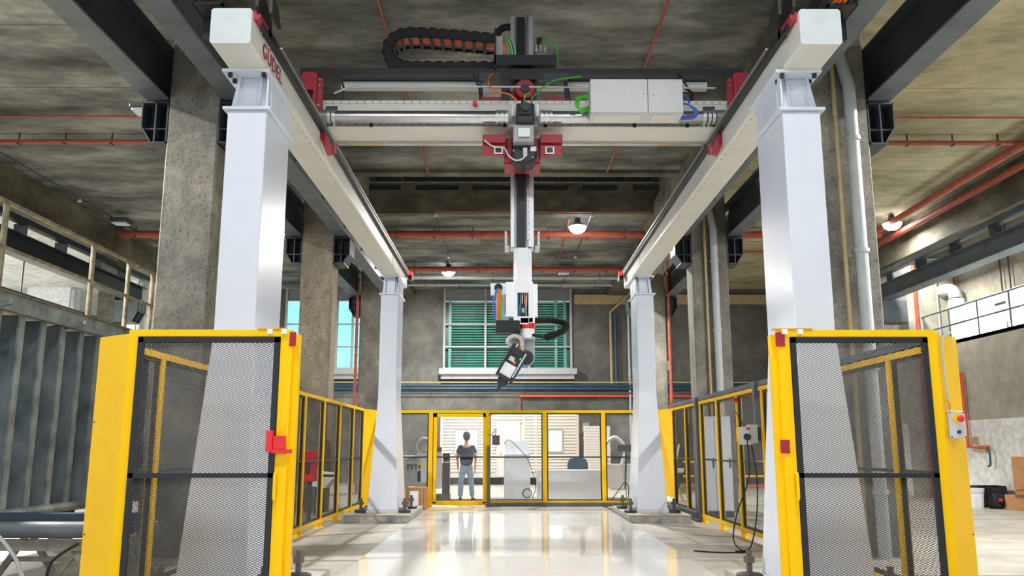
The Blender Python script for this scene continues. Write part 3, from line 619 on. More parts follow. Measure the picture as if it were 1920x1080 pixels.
# ================================================================== SAFETY FENCES
_mesh = {}
def mesh_data(w, h, cw=.034, ch=.0085, t=.003):
    key = (round(w, 1), round(h, 1), t)
    if key in _mesh: return _mesh[key], key
    W, H = key[:2]; nx = int(W/cw*2); nz = int(H/ch); v = []; f = []
    for j in range(nz+1):
        z0 = j*ch; base = len(v)
        for i in range(nx+1):
            x = i*cw/2; z = z0+(ch if (i+j) % 2 else 0)
            # adjacent zigzags meet: phase flips every row
            v += [(x, 0, z-t*.5), (x, .0022, z+t*.5)]
        for i in range(nx):
            a = base+2*i; f.append((a, a+2, a+3, a+1))
    me = bpy.data.meshes.new('expanded_mesh'); me.from_pydata(v, [], f); me.materials.append(BLK); _mesh[key] = me
    return me, key
def fence(name, p0, p1, cuts, label, ztop=2.3, zbot=.16, post=.06, pmat=YEL, frame=.03, first=True, last=True, nm='safety_fence', posts=None, feet=True, topcap=None):
    """run from p0 to p1 (x,y); cuts = list of distances of posts along the run"""
    p0 = Vector((p0[0], p0[1], 0)); p1 = Vector((p1[0], p1[1], 0)); d = (p1-p0).normalized(); L = (p1-p0).length
    ang = math.atan2(d.y, d.x); T = Matrix.Translation(p0) @ Matrix.Rotation(ang, 4, 'Z')
    t = thing(nm, tuple(p0), label, 'fence')
    def mb():
        m = MB(); m.m = T; return m
    for c in cuts:
        k = mb().box(c-post/2, c+post/2, -post/2, post/2, 0, ztop).obj('post', pmat, t, bevel=.003)
        if feet: mb().box(c-post*.9, c+post*.9, -post*.9, post*.9, 0, .012).obj('foot_plate', pmat, k)
    for a, b in zip(cuts, cuts[1:]):
        a += post/2; b -= post/2
        if b-a < .12: continue
        mb().box(a, b, -post/2, post/2, ztop-.06, ztop).obj('top_rail', pmat, t)
        mb().box(a, b, -post/2, post/2, zbot-.06, zbot).obj('bottom_rail', pmat, t)
        z0, z1 = zbot+.005, ztop-.065; fr = mb()
        for q in ((a+.004, a+frame, z0, z1), (b-frame, b-.004, z0, z1), (a, b, z0, z0+frame), (a, b, z1-frame, z1), (a, b, 1.17, 1.2)):
            fr.box(q[0], q[1], -.022, .022, q[2], q[3])
        fo = fr.obj('panel_frame', BLK, t)
        w, h = b-a-frame, z1-z0-frame; me, key = mesh_data(w, h, t=.0014)
        mo = bpy.data.objects.new('wire_mesh', me); COL.objects.link(mo); mo.parent = fo; mo['kind'] = 'stuff'
        fl = parent_world(fo); wp = T @ Vector((a+frame/2, 0, z0+frame/2)); mo.location = wp-fl; mo.rotation_euler = (0, 0, ang); mo.scale = (w/key[0], 1, h/key[1])
    return t, mb
FB = 21.0
fl, _ = fence('f', (-3.37, 7.6), (-3.39, 20.0), [0.0, .65, 2.1, 3.6, 5.1, 6.6, 8.1, 9.6, 11.1, 12.4], 'yellow framed black mesh safety fence running back along the left side', post=.085)
MB().loft([[(-3.42, 20.02, 0.02), (-3.38, 20.02, .02), (-3.18, 20.98, .02), (-3.22, 20.98, .02)], [(-3.42, 20.02, 2.3), (-3.38, 20.02, 2.3), (-3.18, 20.98, 2.3), (-3.22, 20.98, 2.3)]]).obj('corner_panel', YEL, fl)
fr_, _ = fence('f', (3.75, 7.6), (3.76, 19.75), [0.0, .75, 2.2, 3.6, 5.05, 6.45, 7.85, 9.2, 10.65, 12.1], 'yellow framed black mesh safety fence with grey top rail running back along the right side', post=.085)
MB().loft([[(3.74, 19.8, 0.3), (3.78, 19.8, .3), (3.66, 20.98, .3), (3.6, 20.98, .3)], [(3.74, 19.8, 2.3), (3.78, 19.8, 2.3), (3.66, 20.98, 2.3), (3.6, 20.98, 2.3)]]).obj('corner_panel', YEL, fr_)
B(3.70, 3.82, 7.6, 19.9, 2.31, 2.38).obj('grey_top_rail', DST2, fr_)
for y in (16.95, 12.85): B(3.66, 3.80, y-.06, y+.06, .0 if y > 13 else 1.75, 2.38).obj('grey_post', DST2, fr_)
B(3.62, 3.7, 17.0, 21, .05, .18).obj('grey_kick_rail', DST2, fr_)
fb, _ = fence('f', (-3.2, FB), (3.65, FB), [0.0, 1.31, 2.68, 4.07, 5.49, 6.85], 'yellow framed mesh fence closing the back of the cell, with a door', post=.1)
# door leaf in the back fence
dl = MB()
for q in ((-1.82, -1.74, .1, 2.22), (-.62, -.56, .1, 2.22)): dl.box(q[0], q[1], FB-.06, FB-.02, q[2], q[3])
dl.box(-1.82, -.56, FB-.06, FB-.02, 2.14, 2.22); dl.box(-1.82, -.56, FB-.06, FB-.02, .06, .14); dl.obj('door_frame', YEL, fb)
B(-.52, -.44, FB-.12, FB-.07, .0, 1.45).obj('grey_door_stop', DST2, fb)
B(-.5, 3.1, FB-.14, FB-.06, .03, .12).obj('grey_sill_rail', DST2, fb)
B(-.5, -.42, FB-.16, FB-.12, 2.17, 2.2).obj('red_tag', REDB, fb)
# front mesh gates
def front_gate(x0, x1, xo, yo, label, s):
    """x0 outer stile, x1 inner stile at y=6.55"""
    y = 6.55; zt = 2.3; t = thing('mesh_gate', ((x0+x1)/2, y, 0), label, 'gate', 'mesh gates at the front of the cell')
    a, b = min(x0, x1), max(x0, x1)
    st = .09
    B(a, b, y, y+.05, zt-.055, zt).obj('top_rail', YEL, t, bevel=.003); B(a, b, y, y+.05, .03, .1).obj('bottom_rail', YEL, t)
    o0, o1 = (a, a+st*.8) if s < 0 else (b-st*.8, b); B(o0, o1, y, y+.05, 0, zt-.055).obj('hinge_stile', YEL, t, bevel=.003)
    i0, i1 = (b-st, b) if s < 0 else (a, a+st); sl = B(i0, i1, y, y+.05, 0, zt-.055).obj('lock_stile', YEL, t, bevel=.003)
    j0, j1 = (b-.005, b+.04) if s < 0 else (a-.04, a+.005); B(j0-.0, j1, y+.055, y+.13, 0, zt-.03).obj('lock_post', YEL, t, bevel=.003)
    # outer bent sheet
    MB().loft([[(x0, y+.01, z), (x0, y+.03, z), (xo, yo+.02, z), (xo, yo, z)] for z in (0, zt-.03)]).obj('side_sheet', YEL, t)
    for z in (.75, 1.6): MB().cyl((xo-s*.02, yo-.02, z), (xo-s*.02, yo+.0, z), .006, 8).obj('screw', BLK, t)
    ma, mb_ = (a+st*.8+.005, b-st-.005) if s < 0 else (a+st+.005, b-st*.8-.005)
    fr = MB(); F = .04; z0, z1 = .11, zt-.06
    for q in ((ma, ma+F, z0, z1), (mb_-F, mb_, z0, z1), (ma, mb_, z0, z0+F), (ma, mb_, z1-F, z1), (ma, mb_, 1.18, 1.215)): fr.box(q[0], q[1], y-.012, y+.03, q[2], q[3])
    fo = fr.obj('panel_frame', BLK, t)
    w, h = mb_-ma-F, z1-z0-F; me, key = mesh_data(w, h, t=.004)
    mo = bpy.data.objects.new('wire_mesh', me); COL.objects.link(mo); mo.parent = fo; mo['kind'] = 'stuff'
    mo.location = Vector((ma+F/2, y+.01, z0+F/2))-parent_world(fo); mo.scale = (w/key[0], 1, h/key[1])
    xm = (i0+i1)/2+s*(-.0)
    hx = i0+.02 if s < 0 else i1-.02
    MB().tube(spline([(hx, y, 1.22), (hx, y-.05, 1.21), (hx, y-.055, 1.15), (hx, y-.05, 1.03), (hx, y, 1.02)], 5), .011, 8).obj('handle', YEL, sl)
    c0, c1 = (xm-.12, xm+.06)
    B((i0-.18 if s < 0 else i1-.12), (i1-.05 if s < 0 else i1+.18), y-.01, y+.06, zt, zt+.012).obj('top_clip', mat('gate_clip_tan', 'd8a23a', .5), t)
    for dx in ((-.17, -.06) if s < 0 else (.05, .17)): B((i1 if s < 0 else i0)+dx-.02, (i1 if s < 0 else i0)+dx+.02, y-.03, y, zt-.035, zt).obj('sensor_head', PAPER, t)
    B((i1-.02 if s < 0 else i0-.02), (i1+.03 if s < 0 else i0+.05), y-.01, y-.003, zt-.13, zt-.02).obj('red_latch', RED, t)
    return t, sl, (i0, i1)
gl, sl1, _ = front_gate(-2.93, -1.67, -3.27, 6.8, 'open yellow gate with black wire mesh on the left, red lock at its edge', -1)
gr, sl2, ri = front_gate(3.31, 2.08, 3.58, 6.78, 'open yellow gate with black wire mesh on the right, emergency stop box beside it', 1)
B(-1.82, -1.77, 6.49, 6.545, 1.37, 1.53).obj('red_lock_body', REDB, gl, bevel=.006); B(-1.77, -1.68, 6.5, 6.545, 1.39, 1.49).obj('red_lock_body', REDB, gl, bevel=.006)
B(-1.78, -1.63, 6.5, 6.545, 1.36, 1.39).obj('red_lock_tongue', REDB, gl, bevel=.003)
B(2.05, 2.12, 6.535, 6.548, 1.36, 1.46).obj('red_lock_plate', RED, gr, bevel=.003)
# emergency stop box
es = thing('emergency_stop_box', (3.43, 6.6, 1.6), 'grey push-button box with a red emergency stop and a black button on the right gate', 'control box')
B(3.36, 3.49, 6.58, 6.68, 1.47, 1.68).obj('housing', LGR, es, bevel=.006)
MB().cyl((3.427, 6.58, 1.625), (3.427, 6.572, 1.625), .034, 20).obj('yellow_disc', YEL, es)
MB().lathe((3.432, 6.572, 1.62), [(.012, 0), (.012, -.02), (.024, -.025), (.026, -.04), (.015, -.05), (.002, -.052)], 18, 'y').obj('red_button', REDB, es)
MB().cyl((3.427, 6.58, 1.52), (3.427, 6.56, 1.52), .013, 14).obj('black_button', GRB, es)
for x in (3.372, 3.478):
    for z in (1.482, 1.668): MB().cyl((x, 6.58, z), (x, 6.575, z), .006, 8).obj('screw', DST, es)
cable('conduit', [(3.385, 6.6, 1.69), (3.37, 6.58, 1.8), (3.36, 6.58, 2.0), (3.36, 6.58, 2.15), (3.38, 6.59, 2.24), (3.45, 6.63, 2.285), (3.5, 6.7, 2.3)], .009, PIPG, es)
cable('small_lead', [(3.34, 6.57, 1.76), (3.37, 6.56, 1.74), (3.375, 6.57, 1.69)], .004, ORG, es)
# right fence control boxes + cables
x_, z_ = 3.62, 1.6
cbx = thing('fence_control_box', (3.6, 12.75, 1.5), 'white control box with a black plug hung on the right fence post', 'control box')
B(3.53, 3.66, 12.7, 12.85, 1.47, 1.74).obj('housing', LGR, cbx, bevel=.006); MB().cyl((3.48, 12.65, 1.56), (3.53, 12.75, 1.56), .05, 14).obj('plug', BLK, cbx)
B(3.66, 3.72, 12.75, 12.8, 1.5, 1.7).obj('bracket', DST, cbx); MB().cyl((3.49, 12.68, 1.68), (3.53, 12.7, 1.68), .018, 10).obj('red_knob', REDB, cbx)
cb2 = thing('fence_junction_box', (3.64, 13.5, 1.5), 'grey junction box on the right fence between door post and control box', 'control box')
B(3.6, 3.72, 13.2, 13.55, 1.45, 1.72).obj('housing', LGR, cb2, bevel=.006)
cable('lead', [(3.66, 13.4, 1.72), (3.62, 13.7, 1.95), (3.68, 14.0, 1.98)], .008, RUB, cb2)
hc = thing('hanging_cables', (3.5, 12.5, 0), 'black cables hanging from the fence control box and trailing on the floor', 'cable')
MB().tube(spline([(3.49, 12.68, 1.52), (3.47, 12.6, 1.0), (3.25, 12.5, .5), (3.15, 12.4, .15), (3.2, 12.2, .02), (3.3, 12.2, .012), (3.2, 12.0, .012), (2.8, 12.0, .012), (2.55, 12.2, .012)]), .01, 6).obj('cable', RUB, hc)
MB().tube(spline([(3.56, 12.72, 1.45), (3.58, 12.6, 1.0), (3.5, 12.4, .5), (3.35, 12.2, .1), (3.25, 12.2, .012), (3.1, 12.1, .012)]), .01, 6).obj('cable', RUB, hc)
rb = thing('fence_door_lock', (3.7, 14.0, 2.2), 'yellow door latch on the right fence post with a small red tag', 'latch')
B(3.66, 3.73, 13.97, 14.04, 2.14, 2.2).obj('red_tag', REDB, rb); B(3.68, 3.73, 13.95, 14.0, 1.5, 1.72).obj('latch_body', YEL, rb)

# ================================================================== CEILING PIPES, SPRINKLERS, LAMPS
def run(name, pts, r, m, label, cat='pipe', clips=0, z=ZC, grp=None):
    t = thing(name, pts[0], label, cat, grp); MB().tube(pts, r, 10).obj('pipe', m, t)
    if clips:
        a, b = Vector(pts[0]), Vector(pts[1]); n = max(1, int((b-a).length/clips))
        for i in range(n+1):
            p = a+(b-a)*(i+.5)/(n+1); c = MB().box(p.x-.012, p.x+.012, p.y-.012, p.y+.012, p.z, z); c.box(p.x-.02, p.x+.02, p.y-r*1.4, p.y+r*1.4, p.z-r*1.3, p.z-r*.9); c.obj('hanger', DST, t)
    return t
run('sprinkler_main', [(-11.9, 17.3, 7.8), (-5, 17.3, 7.8)], .05, PIPR, 'red sprinkler pipe with hangers across the left aisle ceiling, near', clips=1.05)
run('sprinkler_main', [(5.1, 17.3, 7.8), (11.9, 17.3, 7.8)], .05, PIPR, 'red sprinkler pipe with hangers across the right aisle ceiling, near', clips=1.05)
run('sprinkler_main', [(-4, 16.8, 7.7), (4.1, 16.8, 7.7)], .06, PIPR, 'red pipe seen just below the white bridge beam', clips=1.4)
run('branch_pipe', [(-11.9, 16.2, 7.93), (-5, 16.2, 7.93)], .02, PIPR, 'thin red pipe across the left aisle ceiling, in front of the thicker one')
run('branch_pipe', [(5.1, 16.2, 7.93), (11.9, 16.2, 7.93)], .02, PIPR, 'thin red pipe across the right aisle ceiling, in front of the thicker one')
run('sprinkler_main', [(-4, 25.2, 7.78), (4.1, 25.2, 7.78)], .11, PIPR, 'thick red pipe across the middle ceiling behind the mast', clips=1.3)
run('sprinkler_main', [(-11.9, 25.2, 7.78), (-5, 25.2, 7.78)], .11, PIPR, 'thick red pipe across the left aisle ceiling, far', clips=1.3)
run('sprinkler_main', [(5.1, 25.2, 7.78), (11.3, 25.2, 7.78)], .11, PIPR, 'thick red pipe across the right aisle ceiling, by the lit lamp', clips=1.3)
run('sprinkler_main', [(-4, 30.2, 7.75), (4.1, 30.2, 7.75)], .1, PIPR, 'red pipe across the middle ceiling nearer the back wall, behind the lit left lamp', clips=1.3)
run('ceiling_conduit', [(-4, 31.6, 7.72), (4.1, 31.6, 7.72)], .07, PIPG, 'grey pipe across the ceiling behind the rear red pipe', clips=1.6)
run('ceiling_conduit', [(-4, 33.2, 7.75), (4.1, 33.2, 7.75)], .05, PIPG, 'grey pipe across the ceiling nearest the back wall', clips=1.6)
run('branch_pipe', [(-2.05, 23.1, 7.9), (4, 23.1, 7.9)], .02, PIPR, 'thin red pipe below the concrete beam at the roof opening')
run('branch_pipe', [(-1.95, 6, 7.92), (-1.95, 19.6, 7.92)], .02, PIPR, 'thin red pipe along the ceiling left of the cable chain, running to the back')
run('branch_pipe', [(2.36, 6, 7.92), (2.36, 19.6, 7.92)], .02, PIPR, 'thin red pipe along the ceiling right of the mast, running to the back')
run('branch_pipe', [(6, 28, 7.9), (11.9, 28, 7.9)], .03, PIPR, 'thin red pipe across the right aisle ceiling, farthest')
for k, y in enumerate((25, 27.4)): run('aisle_pipe', [(10.9+.55*k, -2, 7.72-.12*k), (10.9+.55*k, y, 7.72-.12*k)], .09, PIPR, ['thick red pipe along the right aisle ceiling, inner of the pair', 'thick red pipe along the right aisle ceiling, outer of the pair by the edge beam'][k])
def sprink(pts, label, r=.018, m=DST, heads=()):
    t = run('sprinkler_line', pts, r, m, label)
    for p in heads: MB().lathe((p[0], p[1], p[2]-.09), [(.01, 0), (.05, .0), (.06, .03), (.03, .05), (.02, .1)], 12).obj('sprinkler_head', LGR, t)
sprink([(-11.3, 12, 7.86), (-11.3, 35, 7.86)], 'dark sprinkler line along the left aisle ceiling with white heads', heads=[(-11.3, 21.7, 7.86), (-11.3, 30, 7.86)])
sprink([(11.15, 12, 7.86), (11.15, 23.5, 7.86)], 'dark sprinkler line along the right aisle ceiling reaching the lit lamp', heads=[(11.15, 22, 7.86)])
sprink([(-2.08, 23, 7.86), (-2.08, 33.5, 7.86)], 'dark sprinkler line on the middle ceiling, left of the mast', heads=[(-2.05, 23.15, 7.88), (-2.06, 28.4, 7.86), (-2.08, 33.3, 7.8)])
sprink([(2.33, 23, 7.86), (2.2, 33.5, 7.86)], 'dark sprinkler line on the middle ceiling, right of the mast', heads=[(2.33, 23.15, 7.88), (2.27, 28.4, 7.86), (2.2, 33.3, 7.8)])
sprink([(1.75, 24, 7.93), (1.75, 30.5, 7.93)], 'thin red line on the middle ceiling beside the right sprinkler line', m=PIPR)
def lamp(x, y, on, label, z=7.72, pw=700):
    t = thing('high_bay_lamp', (x, y, z), label, 'lamp', 'high bay lamps under the ceiling')
    MB().lathe((x, y, z), [(.02, .26), (.08, .26), (.1, .12), (.2, .08), (.22, .03), (.2, .02)], 20).obj('housing', DST, t)
    MB().lathe((x, y, z-.02), [(.005, -.16), (.13, -.14), (.22, -.07), (.26, .03), (.1, .04)], 24).obj('lens', LAMP if on else LAMPOFF, t)
    if on: area('lamp_light', (x, y, z-.24), (0, 0, 0), .4, .4, pw, (1, .97, .92))
lamp(2.0, 24.1, True, 'lit round high bay lamp right of the mast'); lamp(-2.2, 30.4, True, 'lit round high bay lamp left of the mast, above the green window')
lamp(11.0, 23.7, True, 'lit round high bay lamp in the right aisle', pw=220)
for i, (x, y) in enumerate(((-2.1, 3.5), (2.2, 3.5), (-8.5, 4.5), (8.5, 4.5), (-2.1, -3.5), (2.2, -3.5))): lamp(x, y, True, 'added high bay fill lamp %s, out of the frame' % ('over the left gate', 'over the right gate', 'over the steel formwork', 'in the right aisle level with the gate', 'behind the viewpoint on the left', 'behind the viewpoint on the right')[i], pw=110)  # unseen lamps added to brighten the platform and the hall
for i, (x, y) in enumerate(((-8.4, 11.0), (8.6, 11.0))): lamp(x, y, True, 'added high bay fill lamp over the %s aisle, out of the frame' % ('left', 'right')[i], pw=(950, 700)[i])  # extra lamps out of view, put in to light the far columns
def flat(x, y, label):
    t = thing('flood_lamp', (x, y, 7.7), label, 'lamp'); B(x-.25, x+.25, y-.22, y+.22, 7.68, 7.82).obj('housing', DST, t, bevel=.03)
    B(x-.2, x+.2, y-.18, y+.18, 7.665, 7.68).obj('lens', LAMPOFF, t)
lamp(-17.5, 18, True, 'added unseen fill lamp in the neighbouring hall on the left', z=7.2, pw=650); lamp(-17.5, 27, True, 'added unseen fill lamp at the far end of the neighbouring hall', z=7.2, pw=1100)  # both added out of view so the neighbouring hall looks bright
flat(-11.05, 23.6, 'unlit square lamp on the left aisle ceiling'); flat(2.0, 30.6, 'unlit lamp on the middle ceiling above the window')
flat(-5.55, 11.7, 'unlit lamp beside the corbel of the nearest left concrete pillar') if False else None
fl2 = thing('pillar_lamp', (-5.35, 11.6, 6.1), 'unlit lamp beside the corbel of the nearest left concrete pillar', 'lamp')
B(-5.42, -5.22, 11.5, 11.8, 6.18, 6.24).obj('housing', BLK, fl2, bevel=.01); B(-5.4, -5.24, 11.52, 11.78, 6.15, 6.18).obj('lens', LAMPOFF, fl2)

# ================================================================== DOWNPIPES ON PILLARS
def vpipe(x, y, z0, z1, r, m, label, top=None):
    t = thing('downpipe', (x, y, z0), label, 'pipe'); pts = [(x, y, z0), (x, y, z1)]
    if top: pts += [top]
    MB().tube(pts, r, 14).obj('pipe', m, t)
    for k in range(4):
        z = z0+(z1-z0)*(k+.5)/4; MB().cyl((x, y, z), (x, y, z+.05), r*1.25, 14).obj('socket', m, t)
    return t
vpipe(4.83, 11.38, 0, 6.45, .085, PIPG, 'thick grey downpipe on the nearest right concrete pillar', (4.6, 11.5, 7.7))
vpipe(4.62, 11.42, 0, 6.9, .03, PIPB, 'thin tan pipe beside the grey downpipe on the nearest right pillar')
vpipe(4.78, 19.38, 0, 6.45, .085, PIPG, 'thick grey downpipe on the second right concrete pillar', (4.6, 19.5, 7.7))
vpipe(4.58, 19.42, 0, 6.9, .03, PIPB, 'thin tan pipe beside the grey downpipe on the second right pillar')
vpipe(-4.05, 11.75, 0, 6.3, .025, PIPB, 'thin tan conduit on the inner side of the nearest left pillar')
vpipe(-4.93, 27.45, 0, 6.9, .05, PIPR, 'red pipe rising along the outer edge of the third left pillar')
vpipe(5.2, 27.45, 0, 7.5, .05, PIPR, 'red pipe rising along the outer edge of the third right pillar')
# back wall pipe rack
for k, (z, r, m, lab) in enumerate(((4.06, .03, PIPB, 'beige pipe along the back wall, topmost of the stack'), (3.93, .05, PIPU, 'dark blue pipe along the back wall, upper one'), (3.8, .05, PIPU, 'dark blue pipe along the back wall, lower one'), (3.62, .03, DST2, 'thin grey pipe along the back wall below the blue ones'))):
    run('wall_pipe', [(-9, YB-.2, z), (12, YB-.2, z)], r, m, lab)
t = thing('wall_pipe', (0, YB-.15, 3), 'orange pipe on the back wall that turns down behind the cabin', 'pipe')
MB().tube([(.45, YB-.15, 2), (.45, YB-.15, 3.5), (12, YB-.15, 3.5)], .05, 10).obj('pipe', PIPO, t)
vpipe(4.25, YB-.15, 4.0, 7.0, .05, PIPB, 'beige pipe rising on the back wall right of the window', (4.9, YB-.3, 7.6))
vpipe(4.45, YB-.15, 3.8, 6.9, .06, PIPU, 'blue pipe rising on the back wall right of the window')
vpipe(5.0, YB-.15, 0, 7.0, .05, PIPG, 'grey pipe rising on the back wall beside the far right gantry column')
t = thing('wall_panel_box', (9, YB-.2, 4.3), 'white junction box on the back wall near the third right pillar', 'box'); x0, z0 = at(1250, 690, YB-.2); B(x0-.1, x0+.12, YB-.2, YB, z0-.1, z0+.3).obj('housing', LGR, t)
t = thing('wall_ladder', (8, YB-.1, 4.5), 'dark ladder of rungs on the back wall right of the far gantry column', 'ladder'); x0, z0 = at(1251, 652, YB-.1)
for i in range(8): B(x0-.1, x0+.12, YB-.14, YB-.1, z0-.0+i*.17, z0+.03+i*.17).obj('rung', DST, t)
B(x0-.12, x0-.09, YB-.14, YB-.1, z0, z0+1.3).obj('stile', DST, t)

# ================================================================== SITE CABIN BEHIND THE BACK FENCE
YH = 33.6
hx0, _ = at(826, 780, YH); hx1, _ = at(1085, 780, YH)
cab = thing('site_cabin', (0, YH, 0), 'cream prefabricated site cabin with horizontal siding behind the back fence', 'cabin')
wins = [at(855, 808, YH)+at(894, 850, YH), at(1024, 808, YH)+at(1053, 846, YH)]
dx0, dz1 = at(934, 793, YH); dx1, _ = at(975, 793, YH)
B(hx0, hx1, YH+.04, YH+1.2, .35, 2.72).obj('body', SIDING, cab); B(hx0, hx1, YH+.05, YH+1.2, .28, .5).obj('floor_beam', LGR, cab)
for i in range(19):
    z = .5+i*.117
    segs = [(hx0, hx1)]
    for w_ in wins+[(dx0-.05, dz1+.05, dx1+.05, .3)]:
        if w_[3]-.06 < z+.05 < w_[1]+.06:
            ns = []
            for a, b in segs:
                if a < w_[0]-.05 < b: ns.append((a, w_[0]-.05)); ns.append((w_[2]+.05, b))
                else: ns.append((a, b))
            segs = ns
    for a, b in segs: MB().prism([(YH+.045, z), (YH+.0, z+.008), (YH+.035, z+.112), (YH+.045, z+.112)], a, b, 'x').obj('siding_board', SIDING, cab)
for i, w_ in enumerate(wins):
    f = MB(); a, zt, b, zb = w_
    f.box(a-.06, b+.06, YH-.02, YH+.04, zt, zt+.06).box(a-.06, b+.06, YH-.02, YH+.04, zb-.06, zb).box(a-.06, a, YH-.02, YH+.04, zb, zt).box(b, b+.06, YH-.02, YH+.04, zb, zt).box((a+b)/2-.02-(.2 if i else 0), (a+b)/2+.02-(.2 if i else 0), YH-.01, YH+.03, zb, zt)
    fo = f.obj('window', WINW, cab); B(a, b, YH+.01, YH+.03, zb, zt).obj('pane', mat('cabin_window_glow', 'c9efee', .3, emit=.7), fo)
do = B(dx0, dx1, YH, YH+.04, .32, dz1).obj('door', mat('cabin_door', 'd6d0c8', .55), cab)
B(dx0-.05, dx1+.05, YH-.01, YH+.04, dz1, dz1+.05).obj('door_head', LGR, cab)
MB().lathe((dx0+.1, YH, 1.2), [(.01, -.06), (.03, -.05), (.03, -.03), (.012, 0)], 12, 'y').obj('knob', STL, do)
for x in (hx0+.05, (dx0-.3), dx1+.15, 1.05, hx1-.05): B(x-.05, x+.05, YH-.0, YH+.045, .5, 2.7).obj('batten', SIDING, cab)
for i in range(8): B(hx0+.2+i*.72, hx0+.45+i*.72, YH+.3, YH+.6, 0, .28).obj('support_block', BLK, cab)
# white cupboard, desk, chair
x0, _ = at(945, 850, 24.5); x1, _ = at(994, 850, 24.5)
cu = thing('white_cupboard', ((x0+x1)/2, 24.8, 0), 'tall white cupboard with a raised back, standing behind the back fence', 'cupboard')
B(x0, x1, 24.5, 25.0, 0, 1.2).obj('body', WHITE, cu, bevel=.008); B(x0+.03, x1-.03, 24.8, 25.0, 1.2, 1.6).obj('raised_back', WHITE, cu); B(x0-.01, x1+.01, 24.48, 25.0, 1.2, 1.23).obj('top', LGR, cu)
rg = thing('cable_coil', ((x0+x1)/2+.25, 24.4, .15), 'coiled black cable leaning on the foot of the white cupboard', 'cable')
MB().tube([((x0+x1)/2+.28+.12*math.cos(a), 24.42, .16+.12*math.sin(a)) for a in [i*.4 for i in range(17)]], .014, 6).obj('coil', RUB, rg)
cable('lead', [(x0, 24.45, 1.5), (x0+.15, 24.4, 1.62), (x0+.5, 24.4, 1.3), (x1-.03, 24.4, 1.0), (x1+.1, 24.42, .6), (x1+.15, 24.42, .3), (x1+.05, 24.42, .03)], .01, RUB, rg)
x0, _ = at(1007, 900, 24.5); x1, _ = at(1130, 900, 24.5)
dk = thing('white_desk', ((x0+x1)/2, 25, 0), 'long white desk with a closed front behind the back fence', 'desk')
B(x0, x1, 24.6, 24.63, 0, .75).obj('front_panel', WHITE, dk); B(x0-.02, x1+.02, 24.55, 25.3, .75, .79).obj('desk_top', LGR, dk, bevel=.004); B(x0, x0+.03, 24.63, 25.3, 0, .75).obj('side_panel', WHITE, dk)
x0, z0 = at(1083, 878, 26)
ch = thing('office_chair', (x0, 26.2, 0), 'dark blue office chair behind the white desk', 'chair')
CH = mat('chair_fabric', '31485c', .8)
MB().prism([(x0-.3, .72), (x0-.3, .95), (x0-.24, 1.08), (x0-.1, 1.12), (x0+.12, 1.12), (x0+.25, 1.08), (x0+.31, .95), (x0+.31, .72)], 26.0, 26.08).obj('backrest', CH, ch, bevel=.02)
B(x0-.27, x0+.27, 26.1, 26.55, .44, .52).obj('seat', CH, ch, bevel=.03); MB().cyl((x0, 26.3, .1), (x0, 26.3, .45), .03).obj('pedestal', BLK, ch)
for k in range(5):
    a = k*1.2566; MB().bar((x0, 26.3, .1), (x0+.28*math.cos(a), 26.3+.28*math.sin(a), .05), .04).obj('leg', BLK, ch)
B(x0-.03, x0+.03, 26.06, 26.14, .48, .8).obj('back_support', BLK, ch)
# stack of white sandwich panels
x0, _ = at(1097, 850, 30); x1, _ = at(1145, 850, 30)
sp = thing('panel_stack', ((x0+x1)/2, 30.2, 0), 'tall stack of cream wall panels standing beside the cabin', 'panels')
for i in range(24): B(x0+random.uniform(0, .02), x1-random.uniform(0, .02), 30, 30.6, i*.09, i*.09+.082).obj('panel', SIDING, sp)
wv = structE('trim_9', (3, YB, 2)); x0, z0 = at(1092, 800, YB); B(x0, x0+.28, YB-.06, YB, z0-.2, z0+.15).obj('vent', WINW, wv)
# machine with tripod behind the right part of the back fence
x0, _ = at(1172, 900, 24)
tp = thing('tripod_lamp', (x0, 24, 0), 'black work lamp on a tripod behind the back fence, far right', 'work lamp')
MB().cyl((x0, 24, .3), (x0+.05, 24, 1.35), .025).obj('pole', BLK, tp); B(x0-.2, x0+.25, 23.9, 24.1, 1.3, 1.5).obj('lamp_head', BLK, tp, bevel=.03)
for k in range(3):
    a = k*2.094+.5; MB().bar((x0, 24, .5), (x0+.4*math.cos(a), 24+.4*math.sin(a), .01), .02).obj('leg', BLK, tp)
wl = thing('grey_machine', (x0-.3, 25, 0), 'pale grey machine on legs behind the back fence, beside the tripod lamp', 'machine')
B(x0-.55, x0+.3, 24.6, 25.2, .3, .95).obj('body', LGR, wl, bevel=.02); MB().tube(spline([(x0-.4, 24.7, 1.0), (x0-.5, 24.6, 1.4), (x0-.2, 24.6, 1.7), (x0+.1, 24.6, 1.4), (x0, 24.6, .95)]), .05, 10).obj('hose', PIPG, wl)
for a in (x0-.5, x0+.25): B(a-.03, a+.03, 24.7, 25.1, 0, .3).obj('leg', DST, wl)
